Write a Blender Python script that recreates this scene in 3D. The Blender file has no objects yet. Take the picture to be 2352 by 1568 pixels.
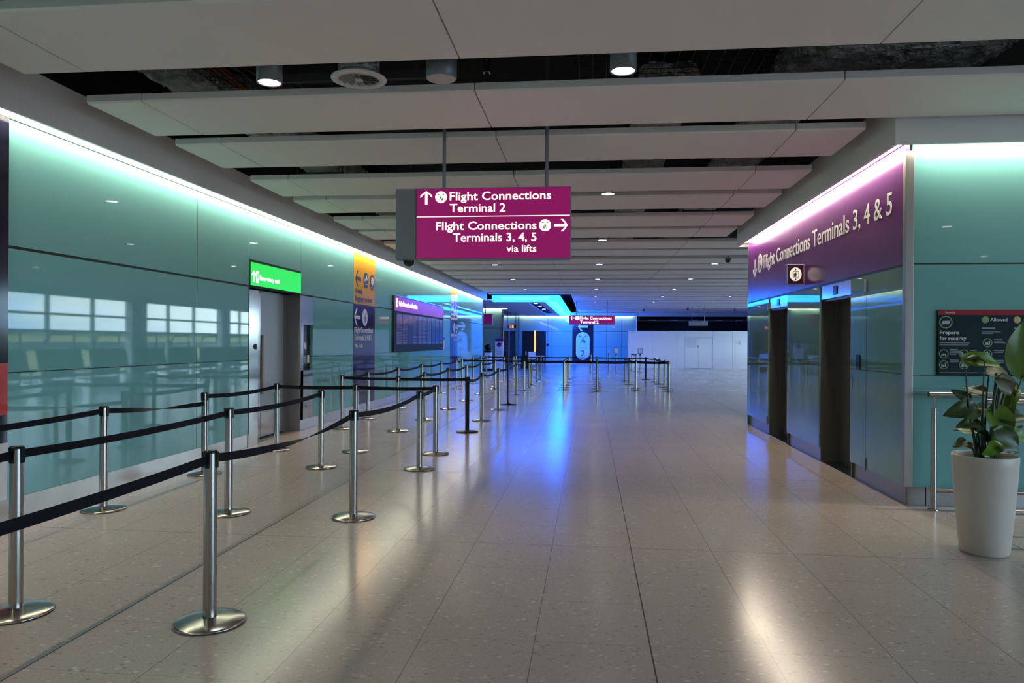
import bpy, bmesh, math, random
from mathutils import Vector, Matrix
random.seed(7)
PI = math.pi
S = bpy.context.scene
COL = S.collection

# ------------------------------------------------------------------ camera
YAW, ROLL, FOC = math.atan(179/1680), .006, 1680.
Fv = Vector((-math.sin(YAW), math.cos(YAW), 0)); R0 = Vector((math.cos(YAW), math.sin(YAW), 0)); Zv = Vector((0, 0, 1))
Rv = R0*math.cos(ROLL)+Zv*math.sin(ROLL); Uv = Zv*math.cos(ROLL)-R0*math.sin(ROLL)
cd = bpy.data.cameras.new('camera'); cam = bpy.data.objects.new('camera', cd); COL.objects.link(cam)
cd.sensor_width = 36; cd.lens = 36*FOC/2352; cd.clip_start = .05; cd.clip_end = 500
cam.matrix_world = Matrix(((Rv.x, Uv.x, -Fv.x, 0), (Rv.y, Uv.y, -Fv.y, 0), (Rv.z, Uv.z, -Fv.z, 1.6), (0, 0, 0, 1)))
S.camera = cam
S.view_settings.view_transform = 'Standard'; S.view_settings.look = 'None'
S.view_settings.gamma = 1; S.view_settings.use_curve_mapping = False
S.view_settings.exposure = 0.26
try:
    S.cycles.use_denoising = True
    S.cycles.max_bounces = 8; S.cycles.diffuse_bounces = 4; S.cycles.glossy_bounces = 4; S.cycles.transparent_max_bounces = 8
    S.cycles.sample_clamp_indirect = 6.0
    S.cycles.caustics_reflective = False; S.cycles.caustics_refractive = False
except Exception:
    pass

# ------------------------------------------------------------------ world: cloudy sky outside the windows
SKY_STRENGTH = 9.8
W = bpy.data.worlds.new('sky'); S.world = W; W.use_nodes = True
nt = W.node_tree; nt.nodes.clear()
o_ = nt.nodes.new('ShaderNodeOutputWorld'); bg = nt.nodes.new('ShaderNodeBackground'); bg.inputs['Strength'].default_value = SKY_STRENGTH
tc = nt.nodes.new('ShaderNodeTexCoord'); mp = nt.nodes.new('ShaderNodeMapping'); mp.inputs['Scale'].default_value = (1, 1, 2.6)
nz = nt.nodes.new('ShaderNodeTexNoise'); nz.inputs['Scale'].default_value = 3.4; nz.inputs['Detail'].default_value = 7
rp = nt.nodes.new('ShaderNodeValToRGB'); rp.color_ramp.elements[0].position = .40; rp.color_ramp.elements[0].color = (.34, .60, 1, 1)
rp.color_ramp.elements[1].position = .62; rp.color_ramp.elements[1].color = (.82, .93, 1, 1)
nt.links.new(tc.outputs['Generated'], mp.inputs['Vector']); nt.links.new(mp.outputs['Vector'], nz.inputs['Vector'])
nt.links.new(nz.outputs['Fac'], rp.inputs['Fac']); nt.links.new(rp.outputs['Color'], bg.inputs['Color']); nt.links.new(bg.outputs[0], o_.inputs['Surface'])

# light levels of the fittings
SPOT_W = 54      # each ceiling downlight
COVE = 31.0       # linear cove lights over the glass walls
BLUE = 21.0       # blue light box
LENS = 12.0

def portal(loc, rot, sx, sy):
    l = bpy.data.lights.new('window_portal', 'AREA'); l.shape = 'RECTANGLE'; l.size = sx; l.size_y = sy
    l.cycles.is_portal = True
    o = bpy.data.objects.new('window_portal', l); o.location = loc; o.rotation_euler = rot; COL.objects.link(o)
portal((12.1, 30.5, 1.75), (0, PI/2, 0), 3.4, 32)
portal((12.1, -1.15, 1.75), (0, PI/2, 0), 3.4, 10.3)

# ------------------------------------------------------------------ materials
M = {}
def mat(name, col, rough=.5, metal=0., spec=.5, emit=None, es=0., noise=0., nscale=8., bump=0., coat=0., bdist=.02, stretch=(1, 1, 1)):
    m = bpy.data.materials.new(name); m.use_nodes = True; n = m.node_tree; b = n.nodes['Principled BSDF']
    b.inputs['Base Color'].default_value = (*col, 1); b.inputs['Roughness'].default_value = rough
    b.inputs['Metallic'].default_value = metal; b.inputs['Specular IOR Level'].default_value = spec
    b.inputs['Coat Weight'].default_value = coat; b.inputs['Coat Roughness'].default_value = .03
    if emit: b.inputs['Emission Color'].default_value = (*emit, 1); b.inputs['Emission Strength'].default_value = es
    if noise or bump:
        t = n.nodes.new('ShaderNodeTexCoord'); mp = n.nodes.new('ShaderNodeMapping'); mp.inputs['Scale'].default_value = stretch
        z = n.nodes.new('ShaderNodeTexNoise'); z.inputs['Scale'].default_value = nscale; z.inputs['Detail'].default_value = 4
        n.links.new(t.outputs['Object'], mp.inputs['Vector']); n.links.new(mp.outputs['Vector'], z.inputs['Vector'])
        if noise:
            x = n.nodes.new('ShaderNodeMix'); x.data_type = 'RGBA'
            x.inputs[6].default_value = (*[c*(1-noise) for c in col], 1); x.inputs[7].default_value = (*[min(1, c*(1+noise)) for c in col], 1)
            n.links.new(z.outputs['Fac'], x.inputs[0]); n.links.new(x.outputs[2], b.inputs['Base Color'])
        if bump:
            bp = n.nodes.new('ShaderNodeBump'); bp.inputs['Strength'].default_value = bump; bp.inputs['Distance'].default_value = bdist
            n.links.new(z.outputs['Fac'], bp.inputs['Height']); n.links.new(bp.outputs[0], b.inputs['Normal'])
    M[name] = m
    return m

def nmath(n, op, a, b=None, c=None):
    x = n.nodes.new('ShaderNodeMath'); x.operation = op
    for i, v in enumerate((a, b, c)):
        if v is None: continue
        if isinstance(v, (int, float)): x.inputs[i].default_value = v
        else: n.links.new(v, x.inputs[i])
    return x.outputs[0]

def glass_wall(name, col, zl, ul, axis='Y', rough=.025):
    """back-painted glass cladding; dark joints at heights zl and at positions ul along the wall: (position, half width)"""
    m = mat(name, col, rough, noise=0); n = m.node_tree; b = n.nodes['Principled BSDF']
    g = n.nodes.new('ShaderNodeNewGeometry'); sp = n.nodes.new('ShaderNodeSeparateXYZ'); n.links.new(g.outputs['Position'], sp.inputs[0])
    acc = None
    for lst, out in ((zl, sp.outputs['Z']), (ul, sp.outputs[axis])):
        for p, w in lst:
            k = nmath(n, 'COMPARE', out, p, w)
            acc = k if acc is None else nmath(n, 'MAXIMUM', acc, k)
    x = n.nodes.new('ShaderNodeMix'); x.data_type = 'RGBA'; x.inputs[6].default_value = (*col, 1); x.inputs[7].default_value = (.004, .006, .008, 1)
    n.links.new(acc, x.inputs[0]); n.links.new(x.outputs[2], b.inputs['Base Color'])
    rr = nmath(n, 'MULTIPLY_ADD', acc, .6, rough); n.links.new(rr, b.inputs['Roughness'])
    return m

def floor_mat():
    m = mat('terrazzo', (.4, .35, .31), .19); n = m.node_tree; b = n.nodes['Principled BSDF']
    tc = n.nodes.new('ShaderNodeTexCoord'); P = tc.outputs['Object']
    sp = n.nodes.new('ShaderNodeSeparateXYZ'); n.links.new(P, sp.inputs[0])
    nz = n.nodes.new('ShaderNodeTexNoise'); nz.inputs['Scale'].default_value = 1.1; nz.inputs['Detail'].default_value = 3; n.links.new(P, nz.inputs['Vector'])
    nf = n.nodes.new('ShaderNodeTexNoise'); nf.inputs['Scale'].default_value = 55; nf.inputs['Detail'].default_value = 5; n.links.new(P, nf.inputs['Vector'])
    mx = n.nodes.new('ShaderNodeMix'); mx.data_type = 'RGBA'; mx.inputs[6].default_value = (.405, .34, .325, 1); mx.inputs[7].default_value = (.485, .415, .395, 1)
    n.links.new(nmath(n, 'MULTIPLY_ADD', nf.outputs['Fac'], .5, nmath(n, 'MULTIPLY', nz.outputs['Fac'], .5)), mx.inputs[0])
    col = mx.outputs[2]
    for sc, lo, thr, c in ((23, .88, .32, (.70, .64, .59)), (27, .87, .30, (.20, .165, .15)), (18, .95, .28, (.66, .60, .56)), (20, .965, .26, (.16, .13, .12)), (70, .8, .34, (.24, .20, .18)), (60, .82, .36, (.60, .55, .50))):
        mpn = n.nodes.new('ShaderNodeMapping'); mpn.inputs['Location'].default_value = (sc*.37, sc*.11, 0); mpn.inputs['Rotation'].default_value = (0, 0, sc)
        mpn.inputs['Scale'].default_value = (1, 1.5, 1); n.links.new(P, mpn.inputs['Vector'])
        v = n.nodes.new('ShaderNodeTexVoronoi'); v.inputs['Scale'].default_value = sc; n.links.new(mpn.outputs['Vector'], v.inputs['Vector'])
        sc_ = n.nodes.new('ShaderNodeSeparateColor'); n.links.new(v.outputs['Color'], sc_.inputs[0])
        k = nmath(n, 'MULTIPLY', nmath(n, 'GREATER_THAN', sc_.outputs[0], lo), nmath(n, 'LESS_THAN', v.outputs['Distance'], thr))
        k = nmath(n, 'MULTIPLY', k, .52)
        x = n.nodes.new('ShaderNodeMix'); x.data_type = 'RGBA'; x.inputs[7].default_value = (*c, 1)
        n.links.new(k, x.inputs[0]); n.links.new(col, x.inputs[6]); col = x.outputs[2]
    def line(out, off, per, w):
        f = nmath(n, 'FRACT', nmath(n, 'ADD', nmath(n, 'DIVIDE', nmath(n, 'SUBTRACT', out, off), per), 100.5))
        return nmath(n, 'LESS_THAN', nmath(n, 'ABSOLUTE', nmath(n, 'SUBTRACT', f, .5)), w/per)
    a = nmath(n, 'MAXIMUM', line(sp.outputs['X'], .325, .61, .0022), nmath(n, 'MULTIPLY', line(sp.outputs['Y'], 3.9, .617, .0018), .6))
    c = nmath(n, 'MAXIMUM', line(sp.outputs['X'], .325, 3.05, .0042), line(sp.outputs['Y'], 5.752, 3.085, .0026))
    j = nmath(n, 'MAXIMUM', nmath(n, 'MULTIPLY', a, .6), nmath(n, 'MULTIPLY', c, .88))
    x = n.nodes.new('ShaderNodeMix'); x.data_type = 'RGBA'; x.inputs[7].default_value = (.035, .028, .025, 1)
    n.links.new(j, x.inputs[0]); n.links.new(col, x.inputs[6]); n.links.new(x.outputs[2], b.inputs['Base Color'])
    n.links.new(nmath(n, 'MULTIPLY_ADD', nz.outputs['Fac'], .08, .145), b.inputs['Roughness'])
floor_mat()

def clear_glass(name, tint=(.86, .93, .93)):
    m = bpy.data.materials.new(name); m.use_nodes = True; n = m.node_tree; n.nodes.clear()
    o = n.nodes.new('ShaderNodeOutputMaterial'); t = n.nodes.new('ShaderNodeBsdfTransparent'); t.inputs[0].default_value = (*tint, 1)
    g = n.nodes.new('ShaderNodeBsdfGlossy'); g.inputs['Roughness'].default_value = .02; ge = n.nodes.new('ShaderNodeNewGeometry')
    dt = n.nodes.new('ShaderNodeVectorMath'); dt.operation = 'DOT_PRODUCT'; n.links.new(ge.outputs['Incoming'], dt.inputs[0]); n.links.new(ge.outputs['Normal'], dt.inputs[1])
    k = nmath(n, 'POWER', nmath(n, 'SUBTRACT', 1.0, nmath(n, 'ABSOLUTE', dt.outputs['Value'])), 5.0)
    x = n.nodes.new('ShaderNodeMixShader'); n.links.new(nmath(n, 'MULTIPLY_ADD', k, .9, .05), x.inputs[0]); n.links.new(t.outputs[0], x.inputs[1]); n.links.new(g.outputs[0], x.inputs[2])
    n.links.new(x.outputs[0], o.inputs['Surface']); M[name] = m
clear_glass('pane')

TEAL = (.195, .475, .49)
JL = [(9.0, .004), (10.45, .005), (12.42, .004), (15.29, .004), (16.86, .004), (20, .003), (21.5, .003), (23, .003), (24.7, .003), (26.2, .003), (27.7, .003), (29.2, .003), (30.7, .003), (32.2, .003)]
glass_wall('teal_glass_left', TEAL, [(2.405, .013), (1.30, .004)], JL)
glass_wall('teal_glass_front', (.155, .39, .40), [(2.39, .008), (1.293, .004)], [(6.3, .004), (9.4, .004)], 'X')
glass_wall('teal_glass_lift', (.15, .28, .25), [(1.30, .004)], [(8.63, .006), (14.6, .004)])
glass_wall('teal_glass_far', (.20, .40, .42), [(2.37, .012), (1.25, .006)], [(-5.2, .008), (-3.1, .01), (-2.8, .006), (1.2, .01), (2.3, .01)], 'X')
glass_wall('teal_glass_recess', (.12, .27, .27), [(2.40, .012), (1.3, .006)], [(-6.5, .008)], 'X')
mat('dark_glass', (.02, .035, .04), .05)
mat('ceiling_white', (.90, .855, .85), .6, noise=.02, nscale=60)
mat('fascia_white', (.86, .85, .85), .5)
mat('deck_black', (.006, .006, .007), .8)
mat('duct_foil', (.92, .80, .66), .42, .25, bump=1., nscale=7, noise=.75, bdist=.25)
mat('galvanised', (.16, .17, .18), .45, .8)
mat('cable_red', (.45, .03, .02), .5); mat('cable_orange', (.75, .25, .05), .5); mat('cable_black', (.01, .01, .012), .5)
mat('brushed_steel', (.38, .36, .34), .22, 1, noise=.02, nscale=30, stretch=(1, 1, .05))
mat('polished_steel', (.72, .73, .74), .14, 1, noise=.05, nscale=3)
mat('skirting_steel', (.62, .62, .60), .30, 1, noise=.12, nscale=4)
mat('door_grey', (.40, .41, .43), .42, .35, noise=.04)
mat('frame_steel', (.32, .31, .31), .36, .7)
mat('lift_steel', (.19, .18, .175), .38, .7)
mat('black_plastic', (.007, .007, .009), .35, spec=.3)
mat('belt_black', (.007, .008, .014), .7, spec=.15, noise=.2, nscale=200)
mat('black_gloss', (.006, .006, .008), .12)
mat('grey_metal', (.25, .27, .30), .45, .3)
mat('lamp_grey', (.20, .22, .25), .4, .3)
mat('white_plastic', (.72, .71, .69), .45)
mat('pot_white', (.56, .51, .47), .38, noise=.03)
mat('soil', (.03, .022, .016), .9, noise=.5, nscale=40, bump=.6)
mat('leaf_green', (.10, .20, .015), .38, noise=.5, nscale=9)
mat('leaf_dark', (.035, .065, .012), .4, noise=.4, nscale=9)  # darker copy of the leaf green, shade put into the colour
mat('leaf_pale', (.20, .20, .13), .5, noise=.4, nscale=12)
mat('stem_green', (.035, .06, .03), .5)
mat('purple_band', (.12, .018, .165), .2, spec=.4)
mat('navy_band', (.045, .035, .15), .08)
mat('yellow_band', (.86, .42, .035), .1)
mat('navy_dark', (.012, .012, .03), .12); mat('poster_red', (.55, .03, .03), .2); mat('poster_white', (.72, .72, .75), .2)
mat('board_navy', (.008, .020, .032), .5, spec=.15); mat('board_red', (.30, .018, .035), .5, spec=.2)
mat('letter_white', (.72, .72, .70), .4); mat('letter_dim', (.20, .24, .27), .5); mat('letter_navy', (.03, .025, .06), .4)
mat('icon_green', (.16, .34, .10), .4); mat('icon_amber', (.50, .42, .12), .4); mat('icon_dark', (.02, .03, .035), .4); mat('icon_grey', (.42, .45, .50), .4)
mat('sign_magenta', (.08, .002, .04), .3, emit=(.25, .004, .105), es=.72)
mat('sign_magenta_glow', (.22, .02, .12), .3, emit=(.2, .01, .12), es=.25)  # emission adds a weak glow to a sign otherwise unlit
mat('sign_letter', (.8, .75, .65), .5, emit=(1, .88, .70), es=1.15)
mat('sign_pict', (.05, .01, .01), .5)
mat('exit_green', (.02, .3, .05), .3, emit=(.012, .80, .09), es=.78)
mat('exit_white', (.8, .8, .8), .4, emit=(.75, 1, .85), es=1.5)
mat('lift_sign_purple', (.035, .006, .030), .2); mat('lift_sign_white', (.75, .74, .66), .4, emit=(.8, .78, .68), es=.35)
mat('cove_light', (1, 1, 1), .5, emit=(1, .87, .64), es=COVE)
mat('lens_light', (1, 1, 1), .5, emit=(1, .97, .93), es=LENS)
mat('lens_far', (1, 1, 1), .5, emit=(1, .98, .95), es=11)
mat('lens_off', (.55, .53, .5), .5)
mat('blue_light', (.02, .1, .3), .4, emit=(.003, .12, 1), es=BLUE)
mat('cyan_core', (.1, .3, .5), .4, emit=(.012, .16, 1), es=BLUE*.6)
mat('yellow_tube', (.8, .5, .05), .4, emit=(1, .48, .03), es=1.0)
mat('led_red', (.5, .1, .05), .4, emit=(1, .28, .14), es=1.6)
mat('screen_navy', (.012, .016, .05), .12, emit=(.03, .045, .16), es=.32)
mat('screen_row', (.05, .05, .1), .3, emit=(.28, .25, .46), es=.15)
mat('screen_warm', (.05, .03, .04), .3, emit=(.42, .12, .22), es=.14)
mat('hoarding_white', (.84, .84, .84), .45, noise=.03, nscale=2)
mat('hoarding_line', (.34, .35, .40), .5)
mat('soffit_white', (.66, .64, .62), .55)
mat('asphalt', (.14, .14, .14), .9, noise=.2, nscale=.3)
mat('yellow_building', (.62, .50, .22), .8, noise=.1, nscale=.6)
mat('banner_blue', (.05, .045, .20), .2); mat('banner_white', (.70, .72, .78), .3)
mat('chair_fabric', (.01, .01, .014), .8)
mat('leaf_brown', (.25, .16, .12), .6)

# ------------------------------------------------------------------ mesh helpers
class B:
    """collects shapes into one mesh"""
    def __init__(s): s.v = []; s.f = []; s.smooth = []
    def add(s, vs, fs, sm=False):
        o = len(s.v); s.v += [tuple(v) for v in vs]; s.f += [[i+o for i in f] for f in fs]; s.smooth += [sm]*len(fs); return s
    def box(s, x0, x1, y0, y1, z0, z1, bev=0.):
        x0, x1 = sorted((x0, x1)); y0, y1 = sorted((y0, y1)); z0, z1 = sorted((z0, z1))
        if bev:
            b = min(bev, (x1-x0)*.45, (y1-y0)*.45, (z1-z0)*.45); vs = []
            # chamfered box: 24 vertices from a bmesh bevel
            bm = bmesh.new(); bmesh.ops.create_cube(bm, size=1)
            for v in bm.verts: v.co = Vector(((x0+x1)/2+v.co.x*(x1-x0), (y0+y1)/2+v.co.y*(y1-y0), (z0+z1)/2+v.co.z*(z1-z0)))
            bmesh.ops.bevel(bm, geom=bm.edges[:], offset=b, segments=2, affect='EDGES', profile=.5)
            bm.verts.index_update(); s.add([v.co[:] for v in bm.verts], [[v.index for v in f.verts] for f in bm.faces]); bm.free(); return s
        return s.add([(x0, y0, z0), (x1, y0, z0), (x1, y1, z0), (x0, y1, z0), (x0, y0, z1), (x1, y0, z1), (x1, y1, z1), (x0, y1, z1)],
                     [[0, 3, 2, 1], [4, 5, 6, 7], [0, 1, 5, 4], [1, 2, 6, 5], [2, 3, 7, 6], [3, 0, 4, 7]])
    def lathe(s, prof, n=32, c=(0, 0, 0), cap=True):
        vs = []; fs = []
        for r, z in prof:
            for i in range(n): a = 2*PI*i/n; vs.append((c[0]+r*math.cos(a), c[1]+r*math.sin(a), c[2]+z))
        for k in range(len(prof)-1):
            for i in range(n): j = (i+1) % n; fs.append([k*n+i, k*n+j, (k+1)*n+j, (k+1)*n+i])
        s.add(vs, fs, True)
        if cap:
            s.add(vs[:n], [list(range(n))[::-1]]); s.add(vs[-n:], [list(range(n))])
        return s
    def tube(s, pts, r, n=10, cap=True):
        pts = [Vector(p) for p in pts]; vs = []; fs = []; rr = r if isinstance(r, (list, tuple)) else [r]*len(pts)
        ref = None
        for i, p in enumerate(pts):
            d = (pts[min(i+1, len(pts)-1)]-pts[max(i-1, 0)]).normalized()
            if ref is None: ref = Vector((0, 0, 1)) if abs(d.z) < .9 else Vector((1, 0, 0))
            u = d.cross(ref).normalized(); w = d.cross(u).normalized(); ref = -w if False else ref
            for k in range(n):
                a = 2*PI*k/n; vs.append(p+(u*math.cos(a)+w*math.sin(a))*rr[i])
        for i in range(len(pts)-1):
            for k in range(n): j = (k+1) % n; fs.append([i*n+k, i*n+j, (i+1)*n+j, (i+1)*n+k])
        s.add(vs, fs, True)
        if cap: s.add(vs[:n], [list(range(n))]); s.add(vs[-n:], [list(range(n))[::-1]])
        return s
    def plate(s, poly, y0=0., t=.003):
        """flat polygon (x,z) facing -y, its front at y0-t and back at y0"""
        n = len(poly); a = sum(poly[i][0]*poly[(i+1) % n][1]-poly[(i+1) % n][0]*poly[i][1] for i in range(n))
        if a < 0: poly = poly[::-1]
        vs = [(x, y0-t, z) for x, z in poly]+[(x, y0, z) for x, z in poly]
        return s.add(vs, [list(range(n)), list(range(n, 2*n))[::-1]]+[[i, i+n, (i+1) % n+n, (i+1) % n] for i in range(n)])
    def rect(s, x0, x1, z0, z1, y0=0., t=.003): return s.plate([(x0, z0), (x1, z0), (x1, z1), (x0, z1)], y0, t)
    def disc(s, x, z, r, y0=0., t=.003, n=36, rz=None): return s.plate([(x+r*math.cos(2*PI*i/n), z+(rz or r)*math.sin(2*PI*i/n)) for i in range(n)], y0, t)
    def ring(s, x, z, r, w, y0=0., t=.003, n=36):
        vs = []; 
        for q, yy in ((r, y0-t), (r-w, y0-t), (r, y0), (r-w, y0)): vs += [(x+q*math.cos(2*PI*i/n), yy, z+q*math.sin(2*PI*i/n)) for i in range(n)]
        fs = []
        for i in range(n):
            j = (i+1) % n; fs += [[i, j, n+j, n+i], [i, 2*n+i, 2*n+j, j], [n+i, n+j, 3*n+j, 3*n+i]]
        return s.add(vs, fs)
    def mesh(s, name, m):
        me = bpy.data.meshes.new(name); me.from_pydata(s.v, [], s.f)
        me.polygons.foreach_set('use_smooth', s.smooth); me.materials.append(M[m] if isinstance(m, str) else m); me.update(); return me
    def build(s, name, m, parent=None, label=None):
        o = bpy.data.objects.new(name, s.mesh(name, m)); COL.objects.link(o)
        if parent: o.parent = parent
        if label: o['label'] = label
        return o

class LB:
    """several lines of lettering, each built as a part of its own"""
    def __init__(s): s.items = []
    def build(s, name, m, parent): return [i.build(name, m, parent) for i in s.items]

def thing(name, label, cat, loc=(0, 0, 0), rz=0., group=None):
    o = bpy.data.objects.new(name, None); o.empty_display_size = .1; COL.objects.link(o)
    o.location = loc; o.rotation_euler = (0, 0, rz); o['label'] = label; o['category'] = cat
    if group: o['group'] = group
    return o
def tag(o, label, cat, group=None):
    o['label'] = label; o['category'] = cat
    if group: o['group'] = group
    return o
def struct(name, b, m, parent=None):
    o = b.build(name, m, parent)
    if not parent: o['kind'] = 'structure'
    return o
def dup(root, loc, rz=None, label=None):
    r = root.copy(); COL.objects.link(r); r.location = loc
    if rz is not None: r.rotation_euler = (0, 0, rz)
    if label: r['label'] = label
    for ch in root.children:
        c = ch.copy(); COL.objects.link(c); c.parent = r
        for g in ch.children: d = g.copy(); COL.objects.link(d); d.parent = c
    return r

def text(b, body, x, z, cap, width=None, y0=0., t=.004, align='L', bold=0.012, xs=1.0):
    """lettering in the xz plane facing -y; cap = capital height, (x,z) = left/right/centre of the baseline"""
    if isinstance(b, LB): b.items.append(text(B(), body, x, z, cap, width, y0, t, align, bold, xs)); return b
    cu = bpy.data.curves.new('t', 'FONT'); cu.body = body; cu.size = 1; cu.offset = bold; cu.resolution_u = 3
    ob = bpy.data.objects.new('t', cu); COL.objects.link(ob); dg = bpy.context.evaluated_depsgraph_get()
    me = bpy.data.meshes.new_from_object(ob.evaluated_get(dg))
    vs = [v.co.copy() for v in me.vertices]; fs = [list(p.vertices) for p in me.polygons]
    bpy.data.objects.remove(ob); bpy.data.curves.remove(cu); bpy.data.meshes.remove(me)
    if not vs: return b
    x0 = min(v.x for v in vs); x1 = max(v.x for v in vs); k = cap/.73; kx = width/(x1-x0) if width else k*xs
    w = (x1-x0)*kx; ox = x if align == 'L' else x-w if align == 'R' else x-w/2
    P = [(ox+(v.x-x0)*kx, z+v.y*k) for v in vs]; n = len(P)
    edges = {}
    for f in fs:
        for i in range(len(f)): e = (f[i], f[(i+1) % len(f)]); edges[e] = 1
    side = [[a, a+n, c+n, c] for (a, c) in edges if (c, a) not in edges]
    # orient: front faces must face -y
    fr = []
    for f in fs:
        a = sum(P[f[i]][0]*P[f[(i+1) % len(f)]][1]-P[f[(i+1) % len(f)]][0]*P[f[i]][1] for i in range(len(f)))
        fr.append(f if a > 0 else f[::-1])
    b.add([(p, y0-t, q) for p, q in P]+[(p, y0, q) for p, q in P], fr+side)
    return b

def arrow(b, x, z, L, ang, w=None, y0=0., t=.004):
    """signage arrow centred at x,z pointing along ang"""
    w = w or L*.19; h = L/2; hd = L*.46
    pts = [(-h, -w/2), (h-w*.9, -w/2), (h-hd-w*.3, -hd+w*.1), (h-hd+w*.75, -hd+w*.1), (h, 0), (h-hd+w*.75, hd-w*.1), (h-hd-w*.3, hd-w*.1), (h-w*.9, w/2), (-h, w/2)]
    c, s_ = math.cos(ang), math.sin(ang)
    P = [(x+p*c-q*s_, z+p*s_+q*c) for p, q in pts]
    # split into convex pieces: shaft and two head bars
    b.plate([P[0], P[1], P[7], P[8]], y0, t); b.plate([P[1], P[2], P[3], P[4]], y0, t); b.plate([P[4], P[5], P[6], P[7]], y0, t); b.plate([P[1], P[4], P[7]], y0, t)
    return b

def walker(b, x, z, r, y0, t=.004, flip=1, planes=True):
    """walking passenger with a trolley bag below two little aircraft"""
    def q(pts): b.plate([(x+flip*p*r, z+k*r) for p, k in pts], y0, t)
    b.disc(x, z+.26*r, .085*r, y0, t, 14)
    q([(-.09, .16), (.09, .16), (.11, -.12), (-.11, -.12)]); q([(-.11, -.1), (.02, -.12), (-.16, -.42), (-.3, -.68), (-.38, -.66), (-.22, -.36)])
    q([(0, -.12), (.11, -.1), (.16, -.36), (.26, -.66), (.17, -.68), (.06, -.38)])
    q([(.07, .14), (.13, .1), (.3, -.16), (.25, -.2)]); q([(-.07, .14), (-.13, .1), (-.26, -.1), (-.2, -.13)])
    q([(.24, -.16), (.44, -.26), (.36, -.56), (.18, -.46)])
    if planes:
        for s in (-1, 1):
            q([(s*.2, .44), (s*.66, .50), (s*.7, .58), (s*.62, .56), (s*.2, .5)]); q([(s*.36, .46), (s*.44, .62), (s*.5, .62), (s*.46, .46)]); q([(s*.36, .48), (s*.46, .34), (s*.52, .36), (s*.46, .5)])
    return b

# ------------------------------------------------------------------ setting: floor, walls, ceiling
struct('floor', B().box(-13, 12.3, -9.2, 59, -.2, 0), 'terrazzo')
XL = -5.07
ceil = struct('ceiling', B().box(-13, 12.3, -9.2, 59, 4.75, 4.95), 'deck_black')
# left glass wall with the opening of the emergency exit
wl = B()
wl.box(XL-.12, XL, -9, 10.47, .19, 3.64); wl.box(XL-.12, XL, 10.47, 12.40, 2.40, 3.64); wl.box(XL-.12, XL, 12.99, 34.3, .19, 3.64); wl.box(XL-.12, XL, 12.40, 12.99, 2.40, 3.64)
lw = struct('wall_left', wl, 'teal_glass_left')
struct('wall_left_backing', B().box(XL-.9, XL-.14, -9, 10.2, 0, 4.75).box(XL-.9, XL-.5, 10.2, 12.7, 0, 4.75).box(XL-.9, XL-.14, 12.7, 34.3, 0, 4.75).box(XL-.14, XL-.02, -9, 34.3, 3.66, 4.75), 'deck_black')
struct('baseboard_left', B().box(XL-.12, XL-.006, -9, 10.438, 0, .188, .004).box(XL-.12, XL-.006, 12.42, 34.3, 0, .188, .004), 'skirting_steel')
struct('trim_1', B().box(-4.93, -4.90, -9, 34.6, 3.535, 3.93).box(-4.93, -4.90, -9, 34.6, 3.93, 3.96), 'fascia_white')
struct('trim_2', B().box(XL-.12, XL+.03, 34.28, 34.33, 0, 3.64), 'polished_steel')
struct('wall_left_return', B().box(-13, XL-.02, 34.34, 34.42, 0, 3.6), 'dark_glass')

def cove(name, label, segs, loc=(0, 0, 0)):
    t = thing(name, label, 'light', loc)
    d = B()
    for x0, x1, y0, y1, z in segs: d.add([(x0, y0, z), (x1, y0, z), (x1, y1, z), (x0, y1, z)], [[0, 3, 2, 1]])
    d.build('diffuser', 'cove_light', t)
    h = B()
    xa = min(s[0] for s in segs); xb = max(s[1] for s in segs); ya = min(s[2] for s in segs); yb = max(s[3] for s in segs); z = segs[0][4]
    h.box(xa-.005, xb+.005, ya, yb, z+.004, z+.05); h.build('housing', 'fascia_white', t)
    return t
struct('trim_9', B().box(XL-.001, XL+.014, -9, 34.28, 3.527, 3.54), 'frame_steel')
seg = [(XL+.035, -4.935, y, y+1.22, 3.60) for y in [-9+1.23*i for i in range(35)]]
cove('cove_light', 'long bright linear light along the top of the left glass wall', seg)

# right lift block
XR = 3.10
jam = [(7.6, 9.13), (10.33, 11.96), (13.18, 14.85)]
g = B()
for a, b in jam: g.box(XR, XR+.05, a, b, .19, 2.37)
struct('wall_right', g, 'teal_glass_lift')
core = B()
for a, b in jam: core.box(XR+.072, 3.42, max(a+.004, 7.70), b-.004, .0, 2.37)
core.box(XR+.052, 12.0, 7.70, 14.84, 2.39, 4.75); core.box(3.42, 12, 7.70, 14.84, 0, 2.39)
struct('wall_right_core', core, 'lift_steel')
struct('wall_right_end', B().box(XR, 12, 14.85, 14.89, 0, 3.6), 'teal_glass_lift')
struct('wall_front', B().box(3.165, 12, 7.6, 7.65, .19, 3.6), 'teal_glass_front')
bb = B()
for a, b in jam: bb.box(XR+.045, XR+.07, a+.08, b+.06 if b < 14 else b, 0, .188)
struct('baseboard_right', bb, 'frame_steel')
struct('baseboard_front', B().box(3.15, 3.32, 7.66, 7.69, 0, .188).box(3.33, 12, 7.66, 7.69, 0, .188), 'frame_steel')
struct('trim_3', B().box(3.085, 3.165, 7.575, 7.645, .19, 3.5, .004), 'frame_steel')
struct('trim_4', B().box(2.915, 2.945, 7.43, 15.03, 3.52, 4.0).box(2.915, 12, 7.4, 7.43, 3.52, 4.0).box(2.915, 3.2, 15.03, 15.06, 3.52, 4.0), 'fascia_white')
cove('cove_light', 'bright linear light above the purple glass band over the lifts', [(2.955, XR-.02, y, y+1.2, 3.58) for y in [7.56+1.22*i for i in range(6)]])
cove('cove_light', 'bright linear light above the teal glass behind the planter', [(x, x+1.2, 7.45, 7.575, 3.58) for x in [3.1+1.22*i for i in range(7)]])

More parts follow.
